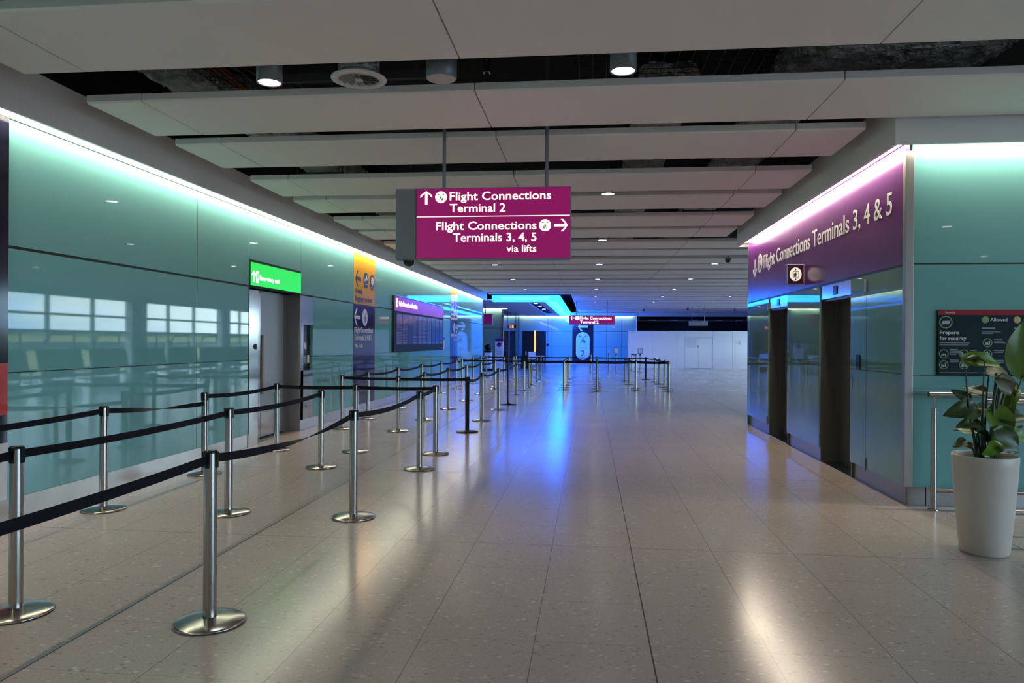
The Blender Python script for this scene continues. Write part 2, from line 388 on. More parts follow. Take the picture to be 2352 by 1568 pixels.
# far walls
YF = 54.0
struct('wall_far', B().box(-5.47, 3.37, YF, YF+.1, 0, 3.6), 'teal_glass_far')
struct('wall_far_void', B().box(3.37, 12, YF+3, YF+3.1, 0, 4.75).box(3.30, 3.37, YF+.1, YF+3, 0, 4.75).box(3.37, 12, YF, YF+3, 4.0, 4.75), 'deck_black')
struct('trim_5', B().box(-5.6, 3.37, YF-.16, YF-.13, 3.5, 3.75).box(3.34, 3.39, YF-.05, YF+.1, 0, 3.6), 'fascia_white')
struct('trim_6', B().box(3.37, 12, YF-.02, YF+.2, 3.48, 4.0), 'fascia_white')
cove('cove_light', 'bright linear light along the top of the far blue glass wall', [(x, x+1.2, YF-.12, YF-.03, 3.56) for x in [-5.4+1.22*i for i in range(7)]])
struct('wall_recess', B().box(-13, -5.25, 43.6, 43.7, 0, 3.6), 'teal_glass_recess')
struct('wall_recess_return', B().box(-5.35, -5.25, 43.72, YF+.1, 0, 3.6), 'dark_glass')
struct('trim_7', B().box(-5.26, -5.14, 43.55, 43.72, 0, 3.6, .01), 'polished_steel')
cove('cove_light', 'bright linear light over the recess wall past the left wall', [(x, x+1.2, 43.46, 43.56, 3.56) for x in [-9.8+1.22*i for i in range(4)]])
struct('wall_back', B().box(-13, 12.3, -9.25, -9.15, 0, 4.8), 'ceiling_white')
struct('wall_outer_left', B().box(-13.1, -13, -9.2, 59, 0, 4.8), 'ceiling_white')
struct('wall_end', B().box(-13, 12.3, 58.9, 59, 0, 4.8), 'deck_black')

# ceiling panels
ROW = []
for k in range(-5, 16):
    ROW += [5.51+3.235*k, 7.31+3.235*k]
ROW = sorted(r for r in ROW if -8 < r < 53.9)
ZC = 3.75
def panel_box(b, x0, x1, y0, y1):
    c = .016
    vs = []
    for z, i in ((ZC, c), (ZC+c, 0), (ZC+.075, 0)): vs += [(x0+(.0 if i else 0), y0+i, z), (x1, y0+i, z), (x1, y1-i, z), (x0, y1-i, z)]
    b.add(vs, [[0, 3, 2, 1], [8, 9, 10, 11]]+[[k*4+i, k*4+(i+1) % 4, k*4+4+(i+1) % 4, k*4+4+i] for k in range(2) for i in range(4)])
SEAM = [-4.59, -4.05, -1.0, 2.06, 5.12, 8.18, 11.95]
allb = B()
for r in ROW:
    y0, y1 = r-1.08, r
    ends = SEAM[:]
    if 7.4 < r < 15.1+1: ends = [-4.59, -4.05, -1.0, 2.06, 2.745]
    if r > 34.6: ends = [-.88, 2.06, 5.12, 8.18, 11.95]
    elif r > 33.5: ends = [-4.59, -4.05, -1.0, 2.06, 5.12, 8.18, 11.95]
    gap = .006
    for i in range(len(ends)-1):
        b = B() if 4 < r < 30 else allb
        panel_box(b, ends[i]+gap, ends[i+1]-gap, y0, y1)
        if 4 < r < 30: b.build('ceiling_panel', 'ceiling_white', ceil)
o = allb.build('ceiling_panel', 'ceiling_white', ceil); o['kind'] = 'stuff'

# services in the ceiling void
def services():
    for x0, x1, z0, z1, y0, y1, lab in ((-4.5, -3.82, 4.2, 4.6, 5.9, 33, 'foil wrapped duct above the ceiling panels near the left wall'), (1.75, 3.6, 4.05, 4.5, 5.95, 7.6, 'crumpled silver foil duct above the ceiling gap near the lift block'),
                                (.5, 1.15, 4.3, 4.6, 7.9, 33, 'foil wrapped duct above the ceiling panels right of the hanging sign'), (1.9, 2.6, 4.3, 4.6, 7.8, 33, 'foil wrapped duct above the panels on the lift side')):
        b = B(); n = max(4, int((y1-y0)*13)); 
        rng = random.Random(int(x0*100))
        prof = []
        for i in range(33):
            a = 2*PI*i/32; s_ = math.copysign(abs(math.cos(a))**.45, math.cos(a)); c_ = math.copysign(abs(math.sin(a))**.45, math.sin(a)); prof.append((s_, c_))
        vs = []; fs = []
        for k in range(n+1):
            y = y0+(y1-y0)*k/n
            for s_, c_ in prof[:32]: vs.append(((x0+x1)/2+s_*(x1-x0)/2*rng.uniform(.93, 1), y+rng.uniform(-.02, .02), (z0+z1)/2+c_*(z1-z0)/2*rng.uniform(.62, 1)))
        for k in range(n):
            for i in range(32): j = (i+1) % 32; fs.append([k*32+i, k*32+j, (k+1)*32+j, (k+1)*32+i])
        b.add(vs, fs); b.add(vs[:32], [list(range(32))]); b.add(vs[-32:], [list(range(32))[::-1]])
        t = thing('foil_duct', lab, 'duct', ((x0+x1)/2, (y0+y1)/2, z0))
        o = b.build('duct_wrap', 'duct_foil', t); o.location = (-(x0+x1)/2, -(y0+y1)/2, -z0)
        for k in range(max(2, int((y1-y0)/2.4))):
            h = B()
            y = y0+.2+k*(2.4 if y1-y0 > 3 else 1.1)
            for xx in (x0-.02, x1+.02): h.box(xx-.008, xx+.008, y-.008, y+.008, z0-.03, 4.75)
            h.box(x0-.04, x1+.04, y-.02, y+.02, z0-.04, z0-.01)
            o = h.build('hanger', 'galvanised', t); o.location = (-(x0+x1)/2, -(y0+y1)/2, -z0)
    # basket tray with red and orange cables
    t = thing('cable_tray', 'wire basket cable tray with red and orange cables in the ceiling gap', 'cable tray', (-3.32, 6.4, 4.15))
    b = B()
    for i in range(9): x = -.42+i*.105; b.tube([(x, -.55, 0), (x, 2.2, 0)], .005, 5)
    for i in range(28): y = -.55+i*.1; b.tube([(-.42, y, .08), (-.42, y, 0), (.42, y, 0), (.42, y, .08)], .005, 5)
    for i in range(2):
        for x in (-.44, .44): b.box(x-.008, x+.008, -.3+i*1.5, -.28+i*1.5, -.01, .6)
    b.build('basket', 'galvanised', t)
    for name, m, xs in (('red_cable', 'cable_red', (.06, .11, .16, .20)), ('orange_cable', 'cable_orange', (-.30, -.25, -.21)), ('black_cable', 'cable_black', (-.1, -.05, .3))):
        for x in xs: B().tube([(x+.03*math.sin(i*1.3+x*40), -.55+i*.275, .03+.012*math.sin(i*2+x*9)) for i in range(11)], .02, 8).build(name, m, t)
    t = thing('cable_tray', 'wire basket tray above the ceiling gap beside the right downlight', 'cable tray', (.78, 6.3, 4.2)); b = B()
    for i in range(15): x = -.9+i*.13; b.tube([(x, -.25, 0), (x, 1.4, 0)], .005, 5)
    for i in range(14): y = -.25+i*.125; b.tube([(-.9, y, .1), (-.9, y, 0), (.92, y, 0), (.92, y, .1)], .005, 5)
    for x in (-.92, .94): b.box(x-.008, x+.008, -.2, -.18, -.01, .55).box(x-.008, x+.008, 1.2, 1.22, -.01, .55)
    b.build('basket', 'galvanised', t)
    # strut frame and pipes
    t = thing('strut_frame', 'dark diagonal steel struts in front of the silver duct', 'strut', (2.75, 5.75, 3.86)); b = B()
    b.tube([(-.55, 0, 0), (-.05, .1, .34)], .018, 6); b.tube([(.55, 0, 0), (.05, .1, .34)], .018, 6); b.tube([(0, .1, 0), (0, .1, .89)], .02, 6); b.tube([(-.4, .1, .36), (.4, .1, .36)], .015, 6)
    b.build('strut', 'galvanised', t)
    t = thing('strut_frame', 'dark steel struts in the ceiling gap near the left wall', 'strut', (-3.85, 5.66, 3.86)); b = B()
    b.box(-.12, -.08, -.02, .02, 0, .89); b.box(.14, .18, -.02, .02, 0, .89); b.tube([(.2, 0, .02), (.55, .1, .3)], .018, 6); b.box(-.5, .9, .02, .06, .32, .36)
    b.build('strut', 'galvanised', t)
    for x, lab in ((-.87, 'perforated steel strap hanging in the ceiling gap beside the round speaker'),):
        t = thing('perforated_strap', lab, 'strap', (x, 6.02, 3.84)); b = B()
        for i in range(9): b.box(-.03, .03, -.004+.02*i*.3, .004+.02*i*.3, i*.1, i*.1+.06)
        b.box(-.03, -.018, 0, .06, 0, .91); b.box(.018, .03, 0, .06, 0, .91); b.build('strap', 'brushed_steel', t)
    t = thing('conduit', 'dark horizontal steel channel above the ceiling gap', 'channel', (-2.1, 6.1, 3.86)); b = B(); b.box(-.7, .7, .06, .12, 0, .07)
    for x in (-.6, .6): b.box(x-.01, x+.01, .08, .10, .07, .89)
    b.build('channel', 'galvanised', t)
services()

# window walls (right side and behind), seen mirrored in the glass
def window_wall(name, u0, u1, place, pillars, mull):
    fr = B()
    def bx(a, b, z0, z1, d=.12):
        if place == 'x': fr.box(12.0-d/2, 12.0+d/2, a, b, z0, z1)
        else: fr.box(a, b, -9.2-d/2, -9.2+d/2, z0, z1)
    for z0, z1 in ((0, .12), (1.86, 1.98), (2.58, 2.68), (3.40, 3.5)): bx(u0, u1, z0, z1)
    for m in mull: bx(m-.05, m+.05, .12, 3.4, .1); bx(m+.13, m+.16, .12, 3.4, .08)
    o = struct(name, fr, 'frame_steel')
    pb = B()
    if place == 'x': pb.box(12.06, 12.07, u0, u1, .12, 3.4)
    else: pb.box(u0, u1, -9.28, -9.27, .12, 3.4)
    pb.build('pane', 'pane', o)
    wb = B()
    if place == 'x': wb.box(11.9, 12.3, u0, u1, 3.5, 4.75)
    else: pass
    if wb.v: struct('trim_8', wb, 'fascia_white')
    for a, b in pillars:
        p = B()
        if place == 'x': p.box(11.6, 11.95, a, b, 0, 3.9)
        struct('wall_pillar', p, 'fascia_white')
window_wall('window_1', 14.9, 46.6, 'x', [(19, 20.2), (32.8, 34), (41.4, 42.4)], [16.5, 21.8, 24.7, 27.75, 30.5, 36.4, 38.9, 44.3])
window_wall('window_2', -6.3, 4.0, 'x', [], [-4.2, -2, .3, 2.2])
struct('wall_right_far', B().box(12, 12.3, 46.6, 59, 0, 4.75).box(12, 12.3, 4.0, 14.9, 0, 4.75).box(12, 12.3, -9.2, -6.3, 0, 4.75), 'fascia_white')
# outside
struct('ground', B().box(-80, 320, -160, 260, -4.4, -4), 'asphalt')
t = thing('terminal_building', 'low yellow building outside, mirrored in the left glass wall', 'building', (44, 70, -4)); b = B(); b.box(-3, 3, -50, 75, 0, 6.1); b.build('wall', 'yellow_building', t)
b = B(); b.box(-3.3, 3.3, -50.3, 75.3, 6.1, 6.35); b.build('roof', 'grey_metal', t)
B().box(-3.06, -3.0, -48, 73, 4.5, 5.3).build('window_band', 'dark_glass', t)
# seats and arched screens by the right hand windows (seen in the mirror of the left wall)
def seat_bench():
    t = thing('seat_bench', 'dark four-seat bench by the right hand windows, mirrored in the left glass wall', 'seat', (0, 0, 0), 0, 'dark benches mirrored in the left glass wall')
    b = B()
    for i in range(4): b.box(-.5, 0, -1.2+i*.62, -.66+i*.62, .42, .48, .02)
    b.build('seat', 'chair_fabric', t)
    b = B()
    for i in range(4): b.add([(0, -1.2+i*.62, .45), (.06, -1.2+i*.62, .45), (.06, -.66+i*.62, .45), (0, -.66+i*.62, .45), (.16, -1.2+i*.62, 1.2), (.22, -1.2+i*.62, 1.2), (.22, -.66+i*.62, 1.2), (.16, -.66+i*.62, 1.2)], [[0, 3, 2, 1], [4, 5, 6, 7], [0, 1, 5, 4], [1, 2, 6, 5], [2, 3, 7, 6], [3, 0, 4, 7]])
    b.build('backrest', 'chair_fabric', t)
    for y in (-.95, .95):
        b = B(); b.box(-.28, -.22, y-.03, y+.03, 0, .42); b.box(-.5, .1, y-.03, y+.03, 0, .04); b.build('leg', 'brushed_steel', t)
    b = B(); b.box(-.28, -.2, -1.2, 1.25, .36, .42); b.build('beam', 'brushed_steel', t)
    return t
def arch_screen():
    t = thing('arched_screen', 'arched glazed screen by the right hand windows, mirrored in the left glass wall', 'screen', (0, 0, 0), 0, 'arched screens mirrored in the left glass wall')
    b = B(); b.tube([(0, -.85, 0), (0, -.85, 1.1)]+[(0, -.85+.7*(1-math.cos(a*PI/16)), 1.1+.7*math.sin(a*PI/16)) for a in range(9)]+[(0, .9, 1.8)], .035, 8); b.tube([(0, .9, 0), (0, .9, 1.8)], .035, 8); b.build('frame', 'black_plastic', t)
    b = B(); b.box(-.01, .01, -.8, .87, .1, 1.1); b.build('pane', 'dark_glass', t)
    b = B(); b.lathe([(.16, -.02), (.16, .02)], 20, (0, .3, 1.4)); b.build('dial', 'black_plastic', t)
    return t
pr = seat_bench(); pa = arch_screen()
for i in range(8):
    y = 23.5+i*2.9
    if i == 0: pr.location = (10.2, y, 0); pa.location = (11.1, y+.9, 0)
    else: dup(pr, (10.2, y, 0)); dup(pa, (11.1, y+.9, 0))

# ------------------------------------------------------------------ ceiling fittings
def downlight(x, y, label, far=False):
    t = thing('ceiling_downlight', label, 'light', (x, y, ZC), 0, 'cylindrical downlights in the ceiling gaps')
    B().lathe([(.092, .012), (.092, .0), (.105, .0), (.105, .34), (.02, .34)], 28, cap=False).build('housing', 'lamp_grey', t)
    B().lathe([(.008, .33), (.008, 1.0)], 8).build('rod', 'galvanised', t)
    b = B(); n = 28; b.add([(.092*math.cos(2*PI*i/n), .092*math.sin(2*PI*i/n), .008) for i in range(n)], [list(range(n))[::-1]]); b.build('lens', 'lens_far' if far else 'lens_light', t)
    l = bpy.data.lights.new('beam', 'SPOT'); l.energy = SPOT_W; l.spot_size = math.radians(96); l.spot_blend = .9; l.shadow_soft_size = .09; l.color = (1, .92, .84); l.specular_factor = .13
    o = bpy.data.objects.new('beam', l); o.location = (0, 0, -.02); COL.objects.link(o); o.parent = t
YL = [5.87+4.86*i for i in range(-3, 10)]
ordn = ['nearest', 'second nearest', 'third nearest', 'fourth nearest', 'fifth nearest', 'sixth nearest', 'seventh nearest', 'eighth nearest', 'ninth nearest', 'tenth nearest']
for x, nm in ((-2.68, 'left'), (.25, 'middle'), (3.38, 'lift-side'), (6.5, 'right outer'), (9.6, 'far right')):
    k = 0
    for y in YL:
        if x > 3 and 5 < y < 15.5: continue
        if x < -2 and y > 34: continue
        if y > 50: continue
        if y < 5:
            lab = 'downlight of the %s row in the ceiling behind the camera' % nm
        else:
            lab = 'lit cylindrical downlight, %s of the %s row in the ceiling' % (ordn[k], nm); k += 1
        downlight(x, y, lab, y > 25)
# air diffuser
t = thing('air_diffuser', 'round white swirl air diffuser in the nearest ceiling gap', 'vent', (-1.9, 5.84, 3.73))
B().lathe([(.165, .03), (.17, .0), (.225, .012), (.225, .022), (.17, .03)], 40, cap=False).build('flange', 'white_plastic', t)
b = B()
for i in range(14):
    a = 2*PI*i/14; c, s_ = math.cos(a), math.sin(a)
    b.add([(.03*c, .03*s_, .012), (.17*c, .17*s_, .012), (.17*c-.03*s_, .17*s_+.03*c, .03), (.03*c-.008*s_, .03*s_+.008*c, .03)], [[0, 1, 2, 3]])
b.lathe([(.172, .05), (.172, .06)], 32); b.build('vane', 'grey_metal', t)
B().lathe([(.035, .006), (.03, 0), (.03, .02)], 20).build('hub', 'white_plastic', t)
B().lathe([(.17, .03), (.17, .2), (.15, .22), (.15, 1.02)], 28).build('duct_collar', 'duct_foil', t)
t = thing('ceiling_speaker', 'unlit grey cylinder hanging between diffuser and right downlight', 'speaker', (-1.22, 5.88, 3.74))
B().lathe([(.118, 0), (.126, .008), (.126, .34), (.02, .36)], 32, cap=False).build('housing', 'lamp_grey', t)
B().lathe([(.118, 0), (.118, .012)], 32).build('grille', 'lens_off', t)
B().lathe([(.008, .34), (.008, 1.01)], 8).build('rod', 'galvanised', t)
# dome cameras
def dome(x, y, z, label, r=.075, top=None):
    t = thing('dome_camera', label, 'camera', (x, y, z))
    B().lathe([(.001, -r*1.0)]+[(r*math.sin(a*PI/16), -r*math.cos(a*PI/16)) for a in range(1, 9)], 24, cap=False).build('dome', 'black_gloss', t)
    B().lathe([(r*1.05, 0), (r*1.05, .05), (r*.7, .06)], 24).build('mount', 'grey_metal', t)
    if top: B().lathe([(.02, .05), (.02, top-z)], 10).build('stem', 'grey_metal', t)
dome(3.321, 46.2, 3.62, 'small blue-lit dome camera below the far ceiling', .08, 4.75)
dome(5.82, 44.7, 3.6, 'tiny dome camera on a stem left of the hanging grey box', .07, 4.75)
dome(8.67, 45.3, 3.6, 'tiny dome camera on a stem at the far right ceiling', .07, 4.75)
dome(3.41, 18.7, 3.66, 'black dome camera on the ceiling beyond the lift block', .07, 4.75)

# ------------------------------------------------------------------ hanging signs
t = thing('hanging_sign', 'large backlit magenta hanging sign for flight connections with two arrows', 'sign', (-1.12, 7.5, 2.45))
x0, x1 = -.915, .92; xm = -.69; H = .745
B().box(x0, x1, .012, .16, 0, H, .006).build('housing', 'grey_metal', t)
B().rect(x0+.002, xm-.012, .008, H-.004, .012, .012).build('blank_panel', 'grey_metal', t)
f = B().rect(xm, x1-.012, .014, H-.008, .012, .01).build('sign_face', 'sign_magenta', t)
B().rect(xm, x1-.012, .441, .449, .0025, .003).build('divider', 'sign_letter', t)
L = LB(); text(L, 'Flight Connections', -.34, .615, .089, 1.055, .0025); text(L, 'Terminal 2', -.34, .492, .089, .585, .0025)
text(L, 'Flight Connections', .567, .307, .089, 1.05, .0025, align='R'); text(L, 'Terminals 3, 4, 5', .567, .186, .089, .87, .0025, align='R'); text(L, 'via lifts', .567, .075, .072, .31, .0025, align='R')
L.build('lettering', 'sign_letter', t)
A = B(); arrow(A, -.588, .645, .142, PI/2, .026, .0025); arrow(A, .817, .344, .142, 0, .026, .0025); A.build('arrow', 'sign_letter', t)
for cx_, cz, fl in ((-.432, .649, 1), (.655, .345, -1)):
    d = B().disc(cx_, cz, .062, .0025, .003).build('pictogram', 'sign_letter', t); walker(B(), cx_, cz, .058, -.0005, .002, fl).build('figure', 'sign_pict', d)
for px in (-.415, .663): B().lathe([(.019, 0), (.019, 2.3-H)], 12, (px, .075, H)).build('pole', 'grey_metal', t)
dome(-1.909, 7.58, 2.448, 'black dome camera under the left end of the large hanging sign', .062)

t = thing('hanging_sign', 'small far magenta hanging sign in front of the blue wall', 'sign', (.09, 38.5, 2.51))
B().box(-1.19, 1.19, .012, .2, 0, .485, .006).build('housing', 'grey_metal', t)
B().rect(-1.18, 1.18, .01, .475, .012, .01).build('sign_face', 'sign_magenta', t)
L = LB(); text(L, 'Flight Connections', -.63, .27, .15, 1.66, .0025, bold=.02); text(L, 'Terminal 2', -.61, .065, .15, .96, .0025, bold=.02); L.build('lettering', 'sign_letter', t)
arrow(B(), -1.0, .34, .22, PI, .045, .0025).build('arrow', 'sign_letter', t)
d = B().disc(-.76, .34, .11, .0025).build('pictogram', 'sign_letter', t); walker(B(), -.76, .34, .1, -.0005, .002).build('figure', 'sign_pict', d)
for px in (-.81, .8): B().lathe([(.02, 0), (.02, 1.76)], 10, (px, .1, .485)).build('pole', 'grey_metal', t)

t = thing('hanging_sign', 'dim purple hanging sign past the end of the left wall', 'sign', (-6.1, 40, 2.53))
B().box(-.75, .75, .0, .15, 0, .6, .006).build('housing', 'sign_magenta_glow', t)
for px in (-.1, .35): B().lathe([(.02, 0), (.02, 1.2)], 10, (px, .07, .6)).build('pole', 'grey_metal', t)
t = thing('hanging_sign', 'blank grey hanging box before the dark opening at far right', 'sign', (6.35, 44, 2.59))
B().box(-.54, .54, 0, .2, 0, .28, .01).build('housing', 'grey_metal', t)
for px in (-.37, .36): B().lathe([(.02, 0), (.02, 1.9)], 10, (px, .1, .28)).build('pole', 'grey_metal', t)

# ------------------------------------------------------------------ left wall fittings (local x runs along +y, -y faces the hall)
def onleft(name, label, cat, y, z=0, off=0.): return thing(name, label, cat, (XL+off, y, z), PI/2)
# emergency exit sign box
t = onleft('exit_sign', 'green backlit emergency exit sign above the recessed door', 'sign', 11.43, 2.425, .012)
B().box(-.96, .95, 0, .01, -.01, .385).build('frame', 'black_plastic', t)
B().rect(-.955, .945, .0, .345, 0, .008).build('sign_face', 'exit_green', t)
L = text(LB(), 'Emergency exit', -.665, .095, .075, .72, -.008, .003, bold=.02); L.build('lettering', 'exit_white', t)
arrow(B(), -.865, .135, .17, PI/2, .03, -.008).build('arrow', 'exit_white', t)
p = B().rect(-.79, -.70, .045, .225, -.008, .003).build('pictogram', 'exit_white', t)
b = B(); b.disc(-.742, .195, .012, -.011, .002, 12); b.plate([(-.757, .18), (-.73, .18), (-.728, .125), (-.755, .125)], -.011, .002); b.plate([(-.755, .128), (-.742, .128), (-.765, .062), (-.778, .066)], -.011, .002); b.plate([(-.742, .128), (-.728, .128), (-.712, .068), (-.724, .062)], -.011, .002)
b.build('figure', 'exit_green', p)
# recessed door
d1 = B(); d1.box(XL-.30, XL-.25, 11.36, 12.26, .02, 2.36)
do = struct('door_1', d1, 'door_grey')
fr = B(); fr.box(XL-.42, XL-.25, 10.47, 12.40, 2.36, 2.40); fr.box(XL-.32, XL-.235, 12.26, 12.40, 0, 2.36); fr.box(XL-.30, XL-.255, 12.262, 12.285, 0, 2.36)
fr.build('door_frame', 'frame_steel', do)
B().box(XL-.32, XL+.002, 12.402, 12.43, 0, 2.40).box(XL-.32, XL, 10.44, 10.465, 0, 2.40).build('reveal', 'frame_steel', do)
B().box(XL-.03, XL-.004, 10.47, 10.78, .0, 2.36, .003).box(XL-.32, XL-.24, 10.80, 11.355, .0, 2.36, .003).build('side_panel', 'polished_steel', do)
B().box(XL-.249, XL-.243, 11.38, 12.24, .03, .42).build('kick_plate', 'polished_steel', do)
B().box(XL-.249, XL-.225, 11.375, 11.44, .72, 1.68, .006).build('pull_handle', 'leaf_brown', do)
B().lathe([(.04, 0), (.045, .012), (.02, .016)], 20).build('exit_button', 'black_plastic', do)
bo = [o for o in bpy.data.objects if o.name.startswith('exit_button')][0]; bo.rotation_euler = (0, PI/2, 0); bo.location = (XL-.004, 10.68, 1.5)
# steel service panel with the black recess
t = onleft('service_panel', 'tall mirror steel panel with black equipment recess beside the emergency exit', 'panel', 12.71, 0, 0)
B().box(-.28, .28, -.004, .1, 1.88, 2.39).box(-.28, -.17, -.004, .1, .19, 1.88).box(-.28, .28, -.004, .1, .19, 1.06).build('steel_plate', 'polished_steel', t)
B().box(-.17, .28, .06, .09, 1.06, 1.88).build('recess', 'black_gloss', t)
p = B().box(-.13, -.02, .0, .06, 1.42, 1.58, .008).build('call_point', 'poster_red', t); B().box(-.115, -.035, -.006, .0, 1.445, 1.55).build('glass', 'poster_white', p)
B().box(-.10, .12, .02, .06, 1.18, 1.33, .01).build('handset_box', 'grey_metal', t); B().box(.04, .1, -.01, .02, 1.19, 1.33, .01).build('handset', 'white_plastic', t)
b = B()
for x in (-.13, 0): b.lathe([(.03, 0), (.03, .012)], 16)
B().box(-.05, .05, -.012, -.004, .40, .46, .006).build('socket', 'grey_metal', t)
# yellow / navy direction band
def band(y0, y1, label):
    t = onleft('wall_band', label, 'sign', (y0+y1)/2, 0, .004); w = (y1-y0)/2
    B().rect(-w, w, 2.40, 3.6, 0, .003).build('yellow_panel', 'yellow_band', t); B().rect(-w, w, .19, 2.397, 0, .003).build('navy_panel', 'navy_band', t)
    return t, w
t, w = band(15.29, 16.86, 'tall yellow and navy wall band with arrivals and flight connections directions')
D = -.003
arrow(B(), -.48, 2.96, .40, PI, .075, D).build('arrow', 'letter_navy', t); arrow(B(), -.52, 2.11, .42, PI, .075, D).build('arrow', 'letter_white', t)
d = B().disc(.08, 2.965, .185, D).build('pictogram', 'letter_navy', t)
b = B(); b.plate([(-.04, 2.93), (.2, 2.975), (.22, 3.01), (.18, 3.02), (-.02, 2.985)], D-.003, .002); b.plate([(.06, 2.97), (.12, 3.08), (.15, 3.08), (.13, 2.97)], D-.003, .002); b.rect(-.03, .19, 2.87, 2.885, D-.003, .002); b.build('plane', 'letter_white', d)
d = B().disc(.55, 2.955, .185, D).build('pictogram', 'letter_navy', t)
b = B(); b.plate([(.46, 2.93), (.55, 2.86), (.64, 2.93), (.64, 3.03), (.58, 3.08), (.5, 3.06), (.46, 3.0)], D-.003, .002); b.rect(.45, .65, 2.825, 2.84, D-.003, .002); b.build('bag', 'letter_white', d)
L = LB(); text(L, 'Arrivals', -.68, 2.635, .13, .50, D, bold=.0); text(L, 'Baggage reclaim', -.68, 2.475, .13, 1.21, D, bold=.0); L.build('lettering', 'letter_navy', t)
L = LB(); text(L, 'Flight Connections', -.71, 1.775, .13, 1.34, D, bold=0); text(L, 'Terminals 3, 4 & 5', -.71, 1.61, .13, 1.22, D, bold=0); text(L, 'via bus', -.71, 1.45, .13, .56, D, bold=0); L.build('lettering', 'letter_white', t)
d = B().disc(.02, 2.12, .19, D).build('pictogram', 'letter_white', t); walker(B(), .02, 2.12, .19, D-.003, .002).build('figure', 'letter_navy', d)
t, w = band(26.3, 27.75, 'second yellow and navy wall band, beyond the flight screens')
arrow(B(), -.45, 2.95, .36, PI, .07, D).build('arrow', 'letter_navy', t); arrow(B(), .52, 2.1, .36, 0, .07, D).build('arrow', 'letter_white', t)
for x in (.05, .5):
    d = B().disc(x, 2.95, .17, D).build('pictogram', 'letter_navy', t); B().plate([(x-.1, 2.92), (x+.1, 2.96), (x+.1, 3.0), (x-.08, 2.97)], D-.003, .002).build('plane', 'yellow_band', d)
d = B().disc(.05, 2.1, .19, D).build('pictogram', 'letter_white', t); walker(B(), .05, 2.1, .19, D-.003, .002).build('figure', 'letter_navy', d)
L = LB(); text(L, 'Arrivals', -.64, 2.63, .12, .5, D, bold=0); text(L, 'Baggage reclaim', -.64, 2.48, .12, 1.15, D, bold=0); L.build('lettering', 'letter_navy', t)
L = LB(); text(L, 'Flight Connections', .66, 1.77, .12, 1.3, D, align='R', bold=0); text(L, 'Terminal 2', .66, 1.6, .12, .75, D, align='R', bold=0); L.build('lettering', 'letter_white', t)
# flight information board
t = onleft('flight_board', 'wide flight information board with ten dark screens and lit purple header', 'screen', 21.52, 0, .01)
B().box(-3.15, 3.15, -.06, .0, 1.30, 2.78, .01).build('housing', 'board_navy', t)
B().rect(-3.13, 3.13, 2.38, 2.755, -.06, .008).build('header', 'sign_magenta', t)
L = text(LB(), 'Flight Connections information', -2.72, 2.52, .14, 2.05, -.068, .004, bold=.02); L.build('lettering', 'sign_letter', t)
d = B().disc(-2.93, 2.59, .12, -.068).build('pictogram', 'sign_letter', t); walker(B(), -2.93, 2.59, .11, -.071, .002).build('figure', 'sign_magenta', d)
for i in range(10):
    xa = -2.98+i*.6
    s_ = B().rect(xa, xa+.55, 1.50, 2.32, -.06, .012).build('display', 'screen_navy', t)
    b = B()
    if i not in (2, 7):
        b.rect(xa+.03, xa+.52, 2.22, 2.29, -.072, .002)
        for r in range(3 if i > 7 else 15):
            z = 2.17-r*.04
            b.rect(xa+.03, xa+.09, z, z+.018, -.072, .002); b.rect(xa+.12, xa+.12+random.uniform(.12, .22), z, z+.018, -.072, .002); b.rect(xa+.42, xa+.52, z, z+.018, -.072, .002)
        b.rect(xa+.03, xa+.52, 1.53, 1.57, -.072, .002)
        b.build('flight_rows', 'screen_warm' if i in (0, 1, 3) else 'screen_row', s_)
B().rect(2.8, 3.05, 1.34, 1.40, -.06, .004).build('badge', 'poster_red', t)
t = onleft('notice', 'small white notice on the left wall beyond the flight board', 'notice', 24.98, 0, .004)
B().rect(-.2, .2, 1.31, 1.73, 0, .008).build('sheet', 'poster_white', t); B().rect(-.2, .2, 1.64, 1.73, -.008, .002).build('header', 'navy_band', t)
# poster at the left edge
t = onleft('wall_poster', 'navy, red and white wall graphic at the left edge of the photo', 'poster', 5.15, 0, .004)
B().rect(-.75, .745, 1.385, 3.55, 0, .004).rect(-.75, .745, .69, .935, 0, .004).build('navy_panel', 'navy_dark', t)
B().rect(-.75, .745, .935, 1.385, 0, .004).build('red_panel', 'poster_red', t); B().rect(-.75, .745, .19, .69, 0, .004).build('white_panel', 'poster_white', t)

# ------------------------------------------------------------------ lift block fittings (local x runs along -y)
def onright(name, label, cat, y, z=0, off=0.): return thing(name, label, cat, (XR+off, y, z), -PI/2)
t = onright('wall_band', 'long purple glass band over the lifts lettered with terminal numbers', 'sign', 11.225, 0, 0)
pb = B()
for a, b_ in ((-3.62, -1.8), (-1.797, .1), (.103, 1.9), (1.903, 3.6)): pb.box(a, b_, 0, .045, 2.395, 3.6)
pb.build('glass_panel', 'purple_band', t)
B().box(-3.62, 3.6, .01, .05, 2.37, 2.395).build('shadow_gap', 'black_plastic', t)
D = -.001
L = LB(); text(L, 'Flight Connections Terminals 3, 4 & 5', -2.33, 2.945, .245, 5.62, D, .003, bold=.004); L.build('lettering', 'letter_white', t)
arrow(B(), -3.03, 3.0, .34, -PI/2, .055, D).build('arrow', 'letter_white', t)
d = B().disc(-2.62, 3.06, .175, D).build('pictogram', 'letter_white', t); walker(B(), -2.62, 3.06, .17, D-.003, .002).build('figure', 'purple_band', d)
